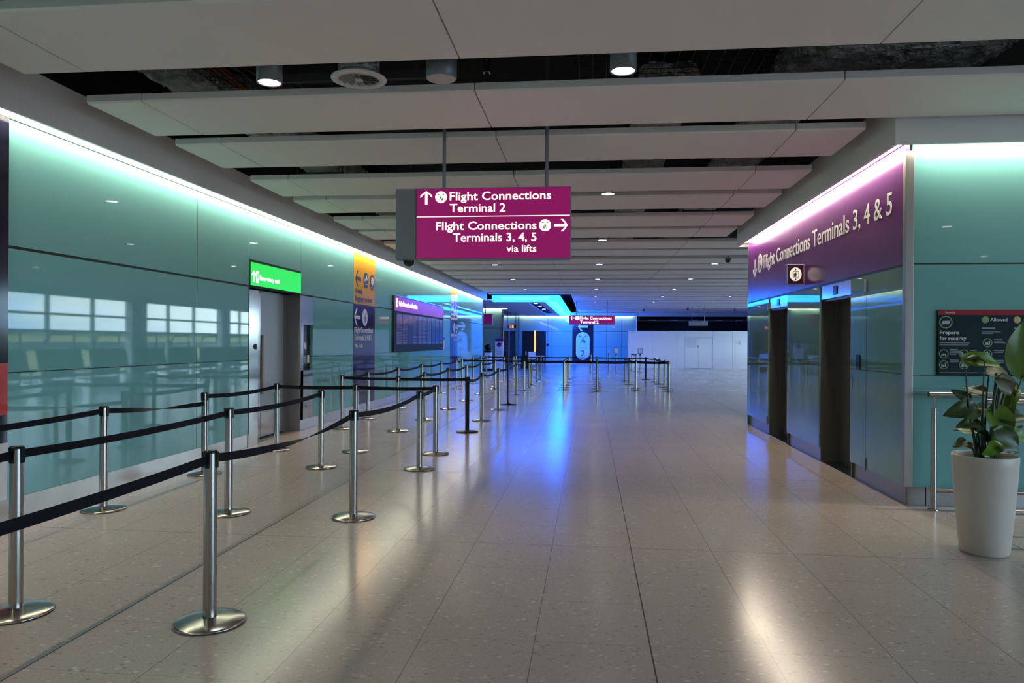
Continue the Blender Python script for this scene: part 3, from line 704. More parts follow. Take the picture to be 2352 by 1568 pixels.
# projecting lift sign
t = thing('projecting_sign', 'square dark purple lift sign projecting over the nearer lift', 'sign', (2.98, 11.03, 2.6))
B().box(-.13, .115, 0, .07, -.145, .15, .004).build('housing', 'grey_metal', t)
B().rect(-.12, .105, -.135, .14, 0, .004).build('sign_face', 'lift_sign_purple', t)
d = B().disc(-.008, .003, .083, -.004, .003, 36, .1).build('pictogram', 'lift_sign_white', t)
b = B()
for a in ((-.05, -.044, -.045, .045), (.028, .034, -.045, .045), (-.05, .034, .039, .045), (-.05, .034, -.045, -.039)): b.rect(*a, -.007, .002)
for x, h in ((-.028, .022), (-.005, .034)): b.disc(x, h-.004, .006, -.007, .002, 10); b.plate([(x-.009, h-.012), (x+.009, h-.012), (x+.006, -.036), (x-.006, -.036)], -.007, .002)
b.plate([(-.02, .062), (.004, .062), (-.008, .09)], -.007, .002); b.plate([(-.02, -.062), (.004, -.062), (-.008, -.09)], -.007, .002); b.build('figure', 'lift_sign_purple', d)
B().box(.115, .125, .02, .05, -.1, .1).build('bracket', 'grey_metal', t)
# lift entrances
for a, b_, lab in ((9.13, 10.33, 'nearer dark steel lift entrance'), (11.96, 13.18, 'farther dark steel lift entrance below the lift sign')):
    t = onright('lift_entrance', lab, 'lift', (a+b_)/2, 0, 0); h = (b_-a)/2
    B().box(-h, h, .015, .3, 2.19, 2.37).build('header', 'polished_steel', t)
    B().box(-h, -h+.02, .02, .3, 0, 2.19).box(h-.02, h, .02, .3, 0, 2.19).box(-h+.02, h-.02, .05, .3, 2.16, 2.19).box(-h+.02, -h+.05, .2, .3, 0, 2.16).box(h-.05, h-.02, .2, .3, 0, 2.16).build('frame', 'lift_steel', t)
    B().box(-h+.05, -.003, .27, .30, .005, 2.16).build('door_leaf', 'lift_steel', t); B().box(.003, h-.05, .27, .30, .005, 2.16).build('door_leaf', 'lift_steel', t)
    p = B().box(-.07, .07, .005, .015, 2.225, 2.335, .002).build('floor_indicator', 'black_gloss', t)
    B().box(-h, h, .02, .30, -.002, .004).build('sill', 'brushed_steel', t)
t = onright('call_panel', 'black lift call panel on the narrow glass between lift and corner', 'panel', 8.86, 1.39, 0)
B().box(-.06, .06, -.012, 0, -.09, .08, .003).build('plate', 'black_gloss', t); B().box(-.015, .015, -.016, -.012, -.02, .02).build('button', 'brushed_steel', t)
t = onright('key_plate', 'small dark key plate below the lift call panel', 'panel', 9.06, 1.13, 0); B().box(-.03, .0, -.006, 0, -.06, .06).build('plate', 'frame_steel', t)
for y, z, lab in ((8.63, .21, 'small steel bracket at the foot of the narrow lift glass'), (13.22, .22, 'small steel bracket at the foot of the far lift glass'), (8.63, 2.22, 'small steel bracket at the head of the narrow lift glass'), (13.22, 2.2, 'small steel bracket at the head of the far lift glass')):
    tag(B().box(XR-.016, XR-.001, y-.02, y+.03, z-.04, z+.1, .003).build('glass_bracket', 'frame_steel'), lab, 'bracket')

# security board on the front glass
t = thing('security_board', 'navy prepare for security board with red header on teal glass', 'sign', (3.39, 7.596, 1.29))
B().box(0, 1.75, -.022, 0, 0, .645, .003).build('board', 'board_navy', t)
B().rect(0, 1.75, .595, .645, -.022, .003).build('header', 'board_red', t)
D = -.022
L = LB(); text(L, 'Prepare', .02, .408, .036, .175, D, .002, bold=.01); text(L, 'for security', .02, .352, .036, .245, D, .002, bold=.01); text(L, 'Allowed', .485, .536, .033, .155, D, .002, bold=.008)
text(L, 'Security', .068, .611, .02, .09, D-.003, .002, bold=.004); text(L, 'Essential', .79, .536, .033, .19, D, .002, bold=.008)
L.build('lettering', 'letter_white', t)
b = B()
def lines(x, z, ws, h=.008, g=.0165):
    for i, w_ in enumerate(ws): b.rect(x, x+w_, z-i*g, z-i*g+h, D, .0015)
lines(.02, .318, (.275, .265), .009, .02)
for x, z, n in ((.115, .255, 4), (.30, .245, 3), (.115, .15, 2), (.30, .15, 3), (.52, .355, 3), (.52, .245, 2), (.52, .15, 3), (.83, .355, 3), (.83, .245, 2), (.83, .15, 3), (1.15, .355, 3), (1.15, .245, 3)): lines(x, z, [random.uniform(.05, .11) for _ in range(n)])
for x in (.41, .70, 1.05): lines(x, .46, (.12,), .014); lines(x, .428, (.17, .1), .008)
lines(.02, .03, (1.2,), .006); b.build('small_print', 'letter_dim', t)
for x, z, r, m in ([(.085-.01, .525, .062, 'icon_green'), (.44, .55, .034, 'icon_green'), (.73, .55, .034, 'icon_amber'), (1.06, .55, .034, 'board_red')] +
                   [(x, z, .044, 'icon_green') for x in (.058, .245, .46) for z in (.215, .108)]+[(.46, .325, .044, 'icon_green')]+[(x, z, .044, 'icon_amber') for x in (.755,) for z in (.325, .215, .108)]+[(1.08, z, .044, 'board_red') for z in (.325, .215, .108)]):
    ic = B().ring(x, z, r, r*.17, D, .002).build('icon', m, t)
    b = B()
    if r > .05: b.plate([(x-.04, z-.02), (x+.03, z-.02), (x+.042, z+.015), (x-.03, z+.012)], D, .002)
    elif r < .04: b.disc(x, z, r*.8, D, .002)
    else:
        for q in range(3): xx = x-.022+q*.016; b.rect(xx, xx+.012, z-.022, z+random.uniform(.0, .026), D, .002)
    b.build('symbol', m if r < .04 else 'icon_grey', ic)

# handrails
def rail(y, xa, lab):
    t = thing('handrail', lab, 'railing', (xa, y, 0))
    B().tube([(0, 0, 1.115), (8.2, 0, 1.115)], .027, 14).build('top_rail', 'brushed_steel', t); B().tube([(.05, 0, .19), (8.2, 0, .19)], .022, 12).build('lower_rail', 'brushed_steel', t)
    for i in range(4):
        x = .05+i*2.6
        b = B(); b.tube([(x, 0, .0), (x, 0, .98)], .027, 14); b.tube([(x, 0, .98), (x, 0, 1.1)], .012, 10); b.lathe([(.05, 0), (.05, .012), (.03, .015)], 20, (x, 0, 0)); b.build('post', 'brushed_steel', t)
rail(7.45, 3.255, 'steel handrail close to the teal glass, its end post beside the corner')
rail(6.55, 3.325, 'steel handrail just behind the white planter')

# planter
t = thing('potted_plant', 'tapered white planter with broad-leaved plant at right edge', 'plant', (3.025, 5.98, 0))
B().lathe([(.001, 0), (.158, 0), (.168, .02), (.2, .36), (.222, .68), (.226, .745), (.222, .755), (.212, .752), (.206, .70), (.20, .66)], 48, cap=False).build('pot', 'pot_white', t)
B().lathe([(.001, .705), (.12, .70), (.206, .685)], 32, cap=False).build('soil', 'soil', t)
Rt = Vector((R0.x, R0.y, 0)); Fd = Vector((Fv.x, Fv.y, 0))
def leaf(b, c, d, up, L, Wd, cup=.25, droop=.2):
    """broad heart-shaped leaf: base at c, growing along d, face normal up"""
    d = d.normalized(); s_ = d.cross(up).normalized(); n_ = s_.cross(d).normalized(); N, K = 12, 4; vs = []
    for i in range(N+1):
        u = i/N; wv = Wd*.5*(math.sin(PI*u**.75)**.8 if 0 < u < 1 else .02)
        for k in range(-K, K+1):
            v = k/K; p = c+d*(L*u-L*.10*abs(v)**1.5*(1-u)*(1 if u < .5 else 0))+s_*(wv*v)+n_*(cup*abs(v)**1.6*wv-droop*L*u*u+.012*math.sin(u*9+k)*abs(v))
            vs.append(p)
    m = 2*K+1; fs = [[i*m+k, i*m+k+1, (i+1)*m+k+1, (i+1)*m+k] for i in range(N) for k in range(2*K)]
    top = [v+n_*.0008 for v in vs]; nn = len(vs)
    b.add([tuple(v) for v in vs+top], fs+[[q+nn for q in f[::-1]] for f in fs], True)
lg, ld, lp, st = B(), B(), B(), B()
def P3(px, pz, dep=0.): return Rt*px+Fd*dep+Vector((0, 0, pz))    # offset along the picture, height, depth
LV = [ # base(x,z,depth) tip direction(x,z,depth), normal, length, width, which
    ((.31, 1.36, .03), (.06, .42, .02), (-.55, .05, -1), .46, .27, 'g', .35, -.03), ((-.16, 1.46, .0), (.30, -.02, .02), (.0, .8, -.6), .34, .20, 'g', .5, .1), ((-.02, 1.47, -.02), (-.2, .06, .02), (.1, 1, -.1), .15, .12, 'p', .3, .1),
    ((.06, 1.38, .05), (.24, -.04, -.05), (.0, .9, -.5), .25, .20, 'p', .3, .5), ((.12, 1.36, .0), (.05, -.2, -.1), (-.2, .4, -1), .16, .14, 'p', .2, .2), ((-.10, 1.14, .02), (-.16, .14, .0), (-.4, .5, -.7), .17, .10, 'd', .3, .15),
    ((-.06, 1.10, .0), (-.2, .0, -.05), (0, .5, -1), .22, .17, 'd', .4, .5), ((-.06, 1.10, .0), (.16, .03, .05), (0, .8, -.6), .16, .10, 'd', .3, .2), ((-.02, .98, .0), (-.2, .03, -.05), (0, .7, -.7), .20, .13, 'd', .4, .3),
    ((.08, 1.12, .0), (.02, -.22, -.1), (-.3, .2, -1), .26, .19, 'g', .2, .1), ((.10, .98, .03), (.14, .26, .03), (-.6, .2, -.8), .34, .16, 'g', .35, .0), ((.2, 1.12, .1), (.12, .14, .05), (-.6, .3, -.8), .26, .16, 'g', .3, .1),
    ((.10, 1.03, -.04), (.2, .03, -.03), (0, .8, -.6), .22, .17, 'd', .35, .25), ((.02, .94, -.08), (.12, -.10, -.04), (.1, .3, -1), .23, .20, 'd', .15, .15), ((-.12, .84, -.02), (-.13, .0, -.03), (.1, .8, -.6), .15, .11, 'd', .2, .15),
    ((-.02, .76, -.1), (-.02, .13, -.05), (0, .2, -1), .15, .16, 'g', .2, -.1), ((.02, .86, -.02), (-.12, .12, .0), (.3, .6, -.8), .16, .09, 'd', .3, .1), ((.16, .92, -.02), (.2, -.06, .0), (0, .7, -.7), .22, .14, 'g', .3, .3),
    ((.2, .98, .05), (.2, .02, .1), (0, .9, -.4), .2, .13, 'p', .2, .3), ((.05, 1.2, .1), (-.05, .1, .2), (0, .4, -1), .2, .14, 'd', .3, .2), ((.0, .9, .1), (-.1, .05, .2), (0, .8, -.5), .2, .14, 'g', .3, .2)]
for c, d, n_, L_, w_, k, cup, dr in LV:
    leaf({'g': lg, 'd': ld, 'p': lp}[k], P3(*c), P3(*d), P3(*n_), L_, w_, cup, dr)
    c0 = P3(c[0]*.32, .69, c[2]*.5); c1 = P3(*c)
    if c[1] > .8: st.tube([c0, c0.lerp(c1, .35)+P3(-.012, .0, 0), c0.lerp(c1, .7)+P3(-.01, .01, 0), c1], [.009, .008, .006, .004], 8)
for dx in (.05, .075, .10): st.tube([P3(dx*.7, .69, -.02), P3(dx*.8, .9, -.02), P3(dx*1.3, 1.15, 0), P3(dx*2, 1.38, .02)], [.016, .013, .011, .008], 8)
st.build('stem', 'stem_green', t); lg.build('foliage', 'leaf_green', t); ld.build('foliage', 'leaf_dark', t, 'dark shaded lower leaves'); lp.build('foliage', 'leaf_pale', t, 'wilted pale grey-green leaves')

# ------------------------------------------------------------------ belt barrier posts
PH = .973
def make_post(black=False):
    t = thing('belt_post', '', 'barrier post', (0, 0, 0), 0, 'belt barrier posts')
    m = 'black_plastic' if black else 'brushed_steel'
    B().lathe([(.001, 0), (.178, 0), (.194, .004), (.195, .012), (.185, .018), (.12, .028), (.05, .036), (.04, .037)], 48, cap=False).build('base', m, t)
    B().lathe([(.0365, .034), (.0365, PH-.012)], 28).build('pole', m, t)
    B().lathe([(.0375, PH-.014), (.038, PH-.008), (.036, PH), (.001, PH+.001)], 28, cap=False).build('cap', 'black_plastic', t)
    c = B()
    for i in range(4):
        a = i*PI/2; ca, sa = math.cos(a), math.sin(a)
        pts = []
        for (p, q, z) in ((.030, -.014, PH-.095), (.0415, -.012, PH-.095), (.0415, .012, PH-.095), (.030, .014, PH-.095), (.030, -.016, PH-.006), (.0425, -.014, PH-.006), (.0425, .014, PH-.006), (.030, .016, PH-.006)): pts.append((p*ca-q*sa, p*sa+q*ca, z))
        c.add(pts, [[0, 3, 2, 1], [4, 5, 6, 7], [0, 1, 5, 4], [1, 2, 6, 5], [2, 3, 7, 6], [3, 0, 4, 7]])
    c.build('belt_clip', 'black_plastic', t)
    return t
nth = ['nearest', 'second', 'third', 'fourth', 'fifth', 'sixth']
POST = {}
def P(k, x, y, lab, rz=0.): POST[k] = (x, y, lab, rz)
P('C0', -4.53, 3.93, 'steel belt post on the wall side, just outside the left edge'); P('A0', -3.32, 1.43, 'steel belt post of the middle row, beside the camera'); P('B0', -2.13, 1.43, 'steel belt post of the outer row, beside the camera')
P('A', -3.315, 3.93, 'large steel belt post at the left edge, base cut by the photo'); P('B', -2.13, 3.935, 'largest steel belt post, nearest the camera in the left foreground')
P('C', -4.53, 6.42, 'steel belt post before the teal wall, at start of the twisted belt'); P('D', -3.31, 6.44, 'steel belt post right behind the largest foreground post')
P('E', -4.56, 8.28, 'steel belt post before the teal wall holding the twisted belt end'); P('F', -2.12, 6.43, 'second largest free-standing steel belt post, left of centre'); P('G', -3.36, 8.91, 'steel belt post at the end of the middle belt, before the exit door')
P('H', -4.53, 10.23, 'steel belt post directly in front of the emergency exit door'); P('I', -2.11, 8.96, 'steel belt post of the outer row, left neighbour of the corner post'); P('J', -2.17, 10.2, 'steel belt post at the outer corner of the first cross belt'); P('K', -3.35, 10.24, 'steel belt post midway along the first cross belt, behind the second largest post')
P('L', -4.47, 12.88, 'steel belt post at the wall end of the second cross belt'); P('N', -3.37, 12.66, 'steel belt post midway along the second cross belt'); P('M', -2.14, 12.73, 'black belt post at the outer end of the second cross belt')
P('O', -4.53, 14.62, 'steel belt post in front of the first navy wall band'); P('N2', -4.53, 17.0, 'steel belt post in wall row before the flight board, right of navy band'); P('Q', -4.57, 19.6, 'steel belt post in wall row, third beyond the second cross belt'); P('S', -4.52, 22.05, 'steel belt post in wall row, fourth beyond the second cross belt'); P('W', -4.48, 24.38, 'steel belt post in wall row, fifth beyond the second cross belt')
for i, (k, x, y) in enumerate((('Pm', -3.33, 14.56), ('Rm', -3.32, 16.99), ('V', -3.3, 19.43), ('Y', -3.28, 21.91))): P(k, x, y, 'steel belt post in the centre row, %s beyond the second cross belt' % ['first', 'second', 'third', 'fourth'][i])
P('T', -2.16, 14.59, 'steel belt post just beyond the black post'); P('U', -2.12, 16.97, 'steel belt post of outer row, before the edge-on banner'); P('AE', -2.2, 21.93, 'steel belt post of outer row, just right of the edge-on banner')
lane = ['leftmost', 'second', 'third', 'fourth', 'fifth', 'sixth', 'rightmost']
for i, (k, x, y) in enumerate((('AA', -3.15, 24.19), ('c1', -2.14, 23.95), ('d1', -.857, 24.42), ('e1', .234, 23.88), ('g1', 1.51, 24.45), ('h1', 2.556, 24.23))): P(k, x, y, 'steel belt post, %s from left in the front line of the far queue' % ['first', 'second', 'third', 'fourth', 'fifth', 'sixth'][i])
for i, (k, x, y) in enumerate((('X', -4.5, 25.6), ('AA2', -3.32, 25.58), ('c2', -2.1, 25.4), ('d2', -.867, 25.59), ('e2', .248, 25.33), ('g1b', 1.596, 25.6), ('h1b', 2.65, 25.35))): P(k, x, y, 'steel belt post, %s in the second line of the far queue' % lane[i])
for pre, lab, pts in (('z', 'leftmost', ((-4.46, 27.82), (-4.46, 29.8), (-4.48, 31.57))), ('a', 'second', ((-3.41, 28.98), (-3.17, 30.4), (-3.2, 31.7))), ('c', 'third', ((-2.14, 26.9), (-2.11, 29.27), (-2.115, 31.7))),
                      ('d', 'fourth', ((-.863, 26.87), (-.878, 28.9), (-.88, 31.6))), ('e', 'fifth', ((.26, 26.57), (.273, 28.0), (.288, 29.57), (.29, 31.6))), ('g', 'sixth', ((1.48, 27.92), (1.45, 30.38))), ('h', 'rightmost', ((2.64, 26.43), (2.646, 28.45), (2.607, 29.97), (2.373, 31.63)))):
    for i, (x, y) in enumerate(pts): P('%s_%d' % (pre, i), x, y, 'far steel belt post in the %s lane, %s behind the two front lines' % (lab, ['first', 'second', 'third', 'fourth'][i]))
P('i', .054, 37.6, 'distant steel post before the right edge of the terminal 2 banner'); P('s0', 1.05, 41.2, 'distant thin post left of the left small sign stand'); P('s3', 2.35, 41.6, 'distant thin post, farther of two left of the right sign stand'); P('s4', 2.5, 40.2, 'distant thin post, nearer of two left of the right sign stand')
proto = make_post(); protob = make_post(True); used = set()
for k, (x, y, lab, rz) in POST.items():
    src = protob if k in ('M', 'h_3') else proto
    if id(src) not in used and k not in ('C0',) and k in ('B', 'M'):
        used.add(id(src)); src.location = (x, y, 0); src['label'] = lab
    else: dup(src, (x, y, 0), 0, lab if k != 'h_3' else 'dark far belt post in the rightmost lane, farthest back')

def belt(k1, k2, label, z1=.925, z2=.925, sag=.03, tw=0., w=.05, seg=14):
    a = Vector((POST[k1][0], POST[k1][1], z1)); b_ = Vector((POST[k2][0], POST[k2][1], z2)); d = (b_-a); d.z = 0; d.normalize()
    a = a+d*.040; b_ = b_-d*.040; s_ = Vector((-d.y, d.x, 0)); n = seg*(3 if tw else 1); vs = []; fs = []
    for i in range(n+1):
        u = i/n; p = a.lerp(b_, u)-Vector((0, 0, 4*sag*u*(1-u))); th = tw*PI*(3*u*u-2*u**3)
        e = Vector((0, 0, 1))*math.cos(th)+s_*math.sin(th); q = s_*math.cos(th)-Vector((0, 0, 1))*math.sin(th)
        for ee, qq in ((-1, -1), (1, -1), (1, 1), (-1, 1)): vs.append(p+e*(ee*w/2)+q*(qq*.0012))
    for i in range(n):
        for k in range(4): j = (k+1) % 4; fs.append([i*4+k, i*4+j, i*4+4+j, i*4+4+k])
    fs += [[3, 2, 1, 0], [n*4, n*4+1, n*4+2, n*4+3]]
    o = B(); ctr = a.copy(); ctr.z = 0
    o.add([tuple(v-a) for v in vs], fs)
    ob = o.build('barrier_belt', 'belt_black'); ob.location = a; tag(ob, label, 'belt', 'black barrier belts'); return ob
belt('B0', 'B', 'largest black belt, from the left edge to the nearest post', sag=.02); belt('B', 'F', 'twisted black belt between the two largest foreground posts', sag=.06, tw=1)
belt('F', 'I', 'black belt from second largest post toward the outer corner', sag=.05); belt('I', 'J', 'short black belt ending at the outer corner post', sag=.02)
belt('A0', 'A', 'black belt stub left of the post at the left edge', sag=.02); belt('A', 'D', 'black belt from left edge post to the post behind the largest one', sag=.02); belt('D', 'G', 'black belt leading up to the post before the exit door', sag=.03)
belt('C0', 'C', 'black belt along the teal wall at the left edge', sag=.02); belt('C', 'E', 'twisted black belt hanging along the teal wall', z2=.84, sag=.02, tw=1); belt('E', 'H', 'black belt along the teal wall ending before the exit door', sag=.03)
belt('H', 'K', 'left half of the first black cross belt, before the exit door', sag=.01); belt('K', 'J', 'right half of the first black cross belt', sag=.01)
belt('L', 'N', 'left half of the second black cross belt', sag=.008); belt('N', 'M', 'right half of the second black cross belt, ending at the black post', sag=.008)
belt('L', 'O', 'black belt running back before the first navy wall band', sag=.03)
wr = ['O', 'N2', 'Q', 'S', 'W', 'X', 'z_0', 'z_1', 'z_2']
for i in range(len(wr)-1): belt(wr[i], wr[i+1], 'black belt along the left wall row, %s span beyond the navy band post' % ['first', 'second', 'third', 'fourth', 'fifth', 'sixth', 'seventh', 'eighth'][i], sag=.05)
cr = ['N', 'Pm', 'Rm', 'V', 'Y', 'AA']
for i in range(5): belt(cr[i], cr[i+1], 'black belt in the centre row, %s span beyond the second cross belt' % ['first', 'second', 'third', 'fourth', 'fifth'][i], sag=.05)
orr = ['M', 'T', 'U', 'AE', 'c1']
for i in range(4): belt(orr[i], orr[i+1], 'black belt in the outer row, %s span beyond the black post' % ['first', 'second', 'third', 'fourth'][i], sag=.06)
f1 = ['c1', 'd1', 'e1', 'g1', 'h1']
for i in range(4): belt(f1[i], f1[i+1], 'black belt across the front of the far queue, %s span from left' % ['first', 'second', 'third', 'fourth'][i], sag=.012)
f2 = ['X', 'AA2', 'c2', 'd2', 'e2', 'g1b', 'h1b']
for i in range(6): belt(f2[i], f2[i+1], 'black belt across the second line of the far queue, %s span from left' % ['first', 'second', 'third', 'fourth', 'fifth', 'sixth'][i], sag=.012)
f3 = ['z_2', 'a_2', 'c_2', 'd_2', 'e_3', 'h_3']
for i in range(5): belt(f3[i], f3[i+1], 'thin distant black belt across the back of the far queue, %s span' % ['first', 'second', 'third', 'fourth', 'fifth'][i], sag=.012)
for lab, ks in (('second', ['AA2', 'a_0', 'a_1', 'a_2']), ('third', ['c2', 'c_0', 'c_1', 'c_2']), ('fourth', ['d2', 'd_0', 'd_1', 'd_2']), ('fifth', ['e2', 'e_0', 'e_1', 'e_2', 'e_3']), ('sixth', ['g1b', 'g_0', 'g_1']), ('rightmost', ['h1b', 'h_0', 'h_1', 'h_2', 'h_3'])):
    for i in range(len(ks)-1): belt(ks[i], ks[i+1], 'black belt down the %s lane of the far queue, %s span' % (lab, ['first', 'second', 'third', 'fourth'][i]), sag=.03)
belt('h1', 'h1b', 'very short black belt at the right front corner of the far queue', sag=.01)
belt('s3', 's4', 'tiny distant belt between the two thin posts', sag=.02)

# stands in the queue
def sign_stand(x, y, label):
    t = thing('sign_stand', label, 'sign stand', (x, y, 0))
    B().lathe([(.001, 0), (.19, 0), (.19, .012), (.04, .03)], 28, cap=False).build('base', 'brushed_steel', t); B().lathe([(.03, .02), (.03, 1.0)], 14).build('pole', 'brushed_steel', t)
    B().box(-.13, .13, -.015, .015, 1.0, 1.31, .004).build('frame', 'frame_steel', t); B().rect(-.1, .1, 1.03, 1.27, -.015, .003).build('sheet', 'banner_white', t)
    B().lathe([(.045, .92), (.045, .98)], 14).build('clip', 'black_plastic', t)
sign_stand(1.36, 38.4, 'left of two small distant sign stands before the white partition'); sign_stand(2.62, 38.75, 'right of two small distant sign stands before the white partition')
t = thing('banner_stand', 'tall blue banner stand seen edge-on among the posts', 'sign stand', (-2.045, 18.42, 0), math.radians(94.3))
B().lathe([(.001, 0), (.21, 0), (.21, .012), (.05, .03), (.04, .05)], 32, cap=False).build('base', 'black_plastic', t)
B().box(-.28, .28, -.012, .02, .12, 1.86, .004).build('panel', 'banner_blue', t); B().box(-.285, .285, .021, .03, .1, 1.87).build('frame', 'black_plastic', t); B().box(-.03, .03, -.01, .03, .02, .14).build('foot', 'black_plastic', t)
t = thing('information_stand', 'white information panel with purple header and red-dotted circle, far left', 'sign stand', (-5.15, 41.5, 0))
B().box(-.24, .24, 0, .05, 0, 1.77, .004).build('panel', 'banner_white', t); B().rect(-.24, .24, 1.59, 1.77, 0, .004).build('header', 'purple_band', t)
B().disc(-.02, 1.41, .13, 0, .004, 28).build('pictogram', 'letter_navy', t); B().disc(.11, 1.47, .05, -.004, .004, 16).build('dot', 'poster_red', t)
b = B()
for i in range(8): b.rect(-.17, -.17+random.uniform(.2, .34), 1.2-i*.06, 1.215-i*.06, 0, .002)
b.build('small_print', 'letter_dim', t)
# machine with black round head
t = thing('security_scanner', 'pale cabinet with round black head beyond the left wall end', 'machine', (-5.62, 40.2, 0))
B().box(-.18, .2, -.2, .2, .08, .98, .03).build('cabinet', 'hoarding_white', t); B().box(-.28, .32, -.28, .28, 0, .09, .03).build('base', 'black_plastic', t)
B().box(-.2, .2, -.2, .2, .98, 1.08, .02).build('tray', 'black_plastic', t)
B().lathe([(.001, 0)]+[(.2*math.sin(a*PI/10), .2-.2*math.cos(a*PI/10)) for a in range(1, 10)]+[(.001, .4)], 24, (0, 0, 1.07), cap=False).build('head', 'black_plastic', t)
def office_chair(x, y, label, rz):
    t = thing('office_chair', label, 'chair', (x, y, 0), rz)
    B().box(-.24, .24, -.24, .24, .44, .52, .03).build('seat', 'chair_fabric', t); B().box(-.22, .22, .2, .27, .56, 1.08, .03).build('backrest', 'chair_fabric', t)
    B().lathe([(.03, .06), (.03, .44)], 10).build('column', 'black_plastic', t)
    b = B()
    for i in range(5): a = 2*PI*i/5; b.tube([(0, 0, .1), (.3*math.cos(a), .3*math.sin(a), .05)], .02, 6)
    b.build('base', 'black_plastic', t); B().box(-.03, .03, .18, .24, .46, .6).build('bracket', 'black_plastic', t)
office_chair(-4.85, 43.0, 'black office chair behind the edge-on banner', 2.4)
# desk group near the black panel
t = thing('desk', 'dark low desk in front of the black panel', 'desk', (-3.6, 42, 0))
B().box(-.35, .35, -.3, .3, .78, .82, .01).build('desk_top', 'black_plastic', t); B().box(-.33, .33, -.27, -.24, .05, .78).build('front_panel', 'black_plastic', t)
for x in (-.33, .3): B().box(x, x+.03, -.27, .28, 0, .78).build('side_panel', 'black_plastic', t)
t = thing('display_stand', 'white boxy display stand below the yellow light', 'stand', (-3.25, 41.2, 0))
B().box(-.2, .2, -.04, .04, .5, 1.02, .006).build('board', 'banner_white', t); B().box(-.18, .18, -.03, .03, .3, .48, .004).build('lower_board', 'banner_white', t); B().box(-.22, .22, -.2, .2, 0, .03).build('base', 'black_plastic', t); B().box(-.03, .03, -.02, .02, .03, .5).build('pole', 'black_plastic', t)
t = thing('bottle', 'clear bottle standing on the dark desk', 'bottle', (-3.66, 41.95, .82))
B().lathe([(.001, 0), (.035, 0), (.035, .16), (.014, .21), (.014, .25), (.001, .25)], 16, cap=False).build('body', 'banner_white', t)
t = thing('table', 'small light table before the black panel', 'table', (-2.86, 42.4, 0))
B().box(-.24, .24, -.25, .25, .74, .78, .006).build('tabletop', 'hoarding_white', t)
for x in (-.2, .2):
    for y in (-.2, .2): B().box(x-.02, x+.02, y-.02, y+.02, 0, .74).build('leg', 'grey_metal', t)
t = thing('black_panel', 'tall matt black panel standing against the far glass wall', 'panel', (-4.09, YF-.12, 0))
B().box(-.86, .86, 0, .08, 0, 2.38, .01).build('panel', 'black_plastic', t); B().box(-.02, .02, -.01, 0, 0, 2.38).build('seam', 'deck_black', t)
t = thing('light_tube', 'vertical glowing yellow tube in front of the black panel', 'light', (-4.02, YF-.5, 0))
B().lathe([(.055, .86), (.055, 2.42)], 14).build('tube', 'yellow_tube', t); B().lathe([(.15, 0), (.15, .03), (.03, .04), (.03, .86)], 18).build('stand', 'black_plastic', t)
tag(B().box(-3.2, -3.02, YF-.04, YF-.001, 1.3, 1.46, .01).build('wall_switch', 'black_plastic'), 'small black box on the far wall beside the black panel', 'switch')
t = thing('led_sign', 'small glowing red sign at the dark passage, far left', 'sign', (-5.12, 49, 2.48)); B().box(-.13, .16, 0, .06, 0, .23, .005).build('housing', 'black_plastic', t)
L = LB(); text(L, 'E', -.11, .03, .17, .13, 0, .004, bold=.03); L.build('lettering', 'led_red', t); B().box(.13, .16, .0, .06, .23, 1.12).build('bracket', 'black_plastic', t)
# terminal 2 banner
t = thing('wall_banner', 'tall navy banner with white capsule reading terminal 2 on the blue wall', 'sign', (-.52, YF, 0))
B().rect(-.77, .77, .05, 3.3, 0, .006).build('panel', 'navy_dark', t)
pts = [(.5*math.cos(a*PI/16), 1.82+.5*math.sin(a*PI/16)) for a in range(17)]+[(-.5*math.cos(a*PI/16), .78-.5*math.sin(a*PI/16)) for a in range(17)]
c = B().plate(pts, -.006, .004).build('capsule', 'banner_white', t)
walker(B(), 0, 1.78, .48, -.010, .003).build('figure', 'letter_navy', c)
L = LB(); text(L, 'Terminal', 0, 1.13, .07, .5, -.010, .003, align='C', bold=0); text(L, '2', 0, .55, .46, .33, -.010, .003, align='C', bold=.0); L.build('lettering', 'letter_navy', c)
arrow(B(), 0, 2.72, .75, PI, .15, -.006).build('arrow', 'banner_white', t)

# white partition with double doors
YH = 46.6
t = thing('partition', 'long white temporary partition wall with double doors at far right', 'partition', (2.4, YH, 0))
pn = B()
xs = [0, 1.5, 3.0, 3.5, 5.2, 6.4, 7.6, 9.55]
for i in range(len(xs)-1):
    if i == 3: pn.box(xs[i]+.004, xs[i+1]-.004, 0, .06, 1.92, 2.32)
    else: pn.box(xs[i]+.004, xs[i+1]-.004, 0, .06, 0, 2.32)
pn.build('panel', 'hoarding_white', t)
for a, b_ in ((3.51, 4.345), (4.355, 5.19)):
    d = B().box(a, b_, .005, .05, .01, 1.905).build('door', 'hoarding_white', t)
    if a < 4: B().box(4.29, 4.33, -.03, .005, 1.28, 1.42, .01).build('handle', 'grey_metal', d)
B().rect(3.56, 4.2, 1.3, 1.86, .005, .004).build('notice', 'poster_white', t); B().box(5.192, 5.205, -.006, .02, 0, 1.91).box(3.495, 5.2, -.006, .02, 1.907, 1.919).build('door_frame', 'hoarding_line', t)
B().rect(6.6, 6.82, 1.52, 1.66, 0, .004).build('notice', 'poster_white', t); B().box(6.84, 6.86, -.02, 0, 1.5, 1.72).build('hinge', 'hoarding_line', t)
B().box(-.03, .0, -.01, .08, 0, 2.36).build('end_post', 'polished_steel', t)
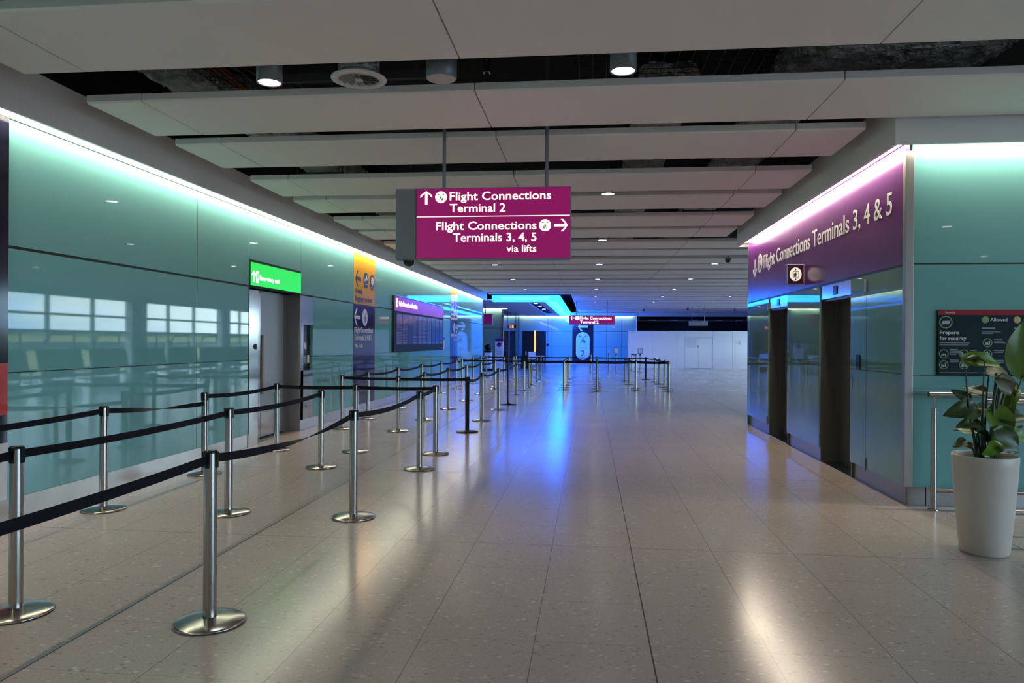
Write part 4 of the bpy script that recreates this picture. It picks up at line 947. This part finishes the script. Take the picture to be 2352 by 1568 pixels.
# dark opening above the partition: ducts and beam glimpsed
t = thing('ceiling_beam', 'dark beam with pale fittings inside the black opening', 'beam', (7.3, YF+1.6, 3.2)); B().box(-3.8, 4.4, 0, .2, 0, .06).box(-3.7, -3.6, .05, .15, .06, .8).box(4.2, 4.3, .05, .15, .06, .8).build('beam', 'galvanised', t)
b = B()
for x in (-2.9, -1.3, .2, 2.0, 3.4): b.box(x, x+.5, -.02, 0, .02, .1)
b.build('fitting', 'hoarding_line', t)

# ------------------------------------------------------------------ blue light box and soffit
sof = struct('ceiling_soffit', B().box(-13, -4.62, 34.45, YF-.165, 3.56, 3.6).box(-4.62, -3.05, 34.9, YF-.165, 3.5, 3.56).box(-2.5, -2.16, 34.9, YF-.165, 3.5, 3.56).box(-3.05, -2.5, 34.9, 36.5, 3.5, 3.56).box(-3.05, -2.5, 51.9, YF-.165, 3.5, 3.56), 'soffit_white')
B().box(-3.05, -2.5, 36.5, 51.9, 3.62, 3.64).build('slot', 'deck_black', sof)
t = thing('light_box', 'glowing blue L-shaped light box around the far ceiling soffit', 'light', (-2, 34.3, 3.5))
b = B(); b.box(-2.62, .58, 0, .6, 0, .26); b.box(-.16, .58, .6, 19.5, 0, .26); b.build('diffuser', 'blue_light', t)
b = B(); b.box(-2.2, .1, -.012, 0, .06, .22); b.box(.05, .4, .2, 15.5, -.012, 0); b.build('overexposed_core', 'cyan_core', t)  # added strips standing in for the overexposed bright centre of the box
B().box(-2.64, .60, -.01, 19.5, .262, .30).build('back_plate', 'galvanised', t)
for i, y in enumerate((37.4, 40.4, 44.0)):
    t = thing('recessed_downlight', '%s of three small lights in the dark slot of the blue-edged soffit' % ['nearest', 'middle', 'farthest'][i], 'light', (-2.77, y, 3.55))
    B().lathe([(.11, 0), (.11, .08)], 20).build('housing', 'lamp_grey', t); b = B(); b.add([(.1*math.cos(2*PI*k/20), .1*math.sin(2*PI*k/20), -.004) for k in range(20)], [list(range(20))[::-1]]); b.build('lens', 'lens_far', t)

# added spot with no visible fitting, turns the far glass wall blue
l = bpy.data.lights.new('added_blue_wash', 'SPOT'); l.energy = 3200; l.color = (.01, .16, 1); l.spot_size = math.radians(110); l.spot_blend = 1; l.shadow_soft_size = .3; l.specular_factor = .3
o = bpy.data.objects.new('added_blue_wash', l); COL.objects.link(o); t = bpy.data.objects['light_box']; o.parent = t
o.location = (.35, 14.0, -.06); o.rotation_euler = (Vector((1.0, 5.4, -2.1))).to_track_quat('-Z', 'Y').to_euler()
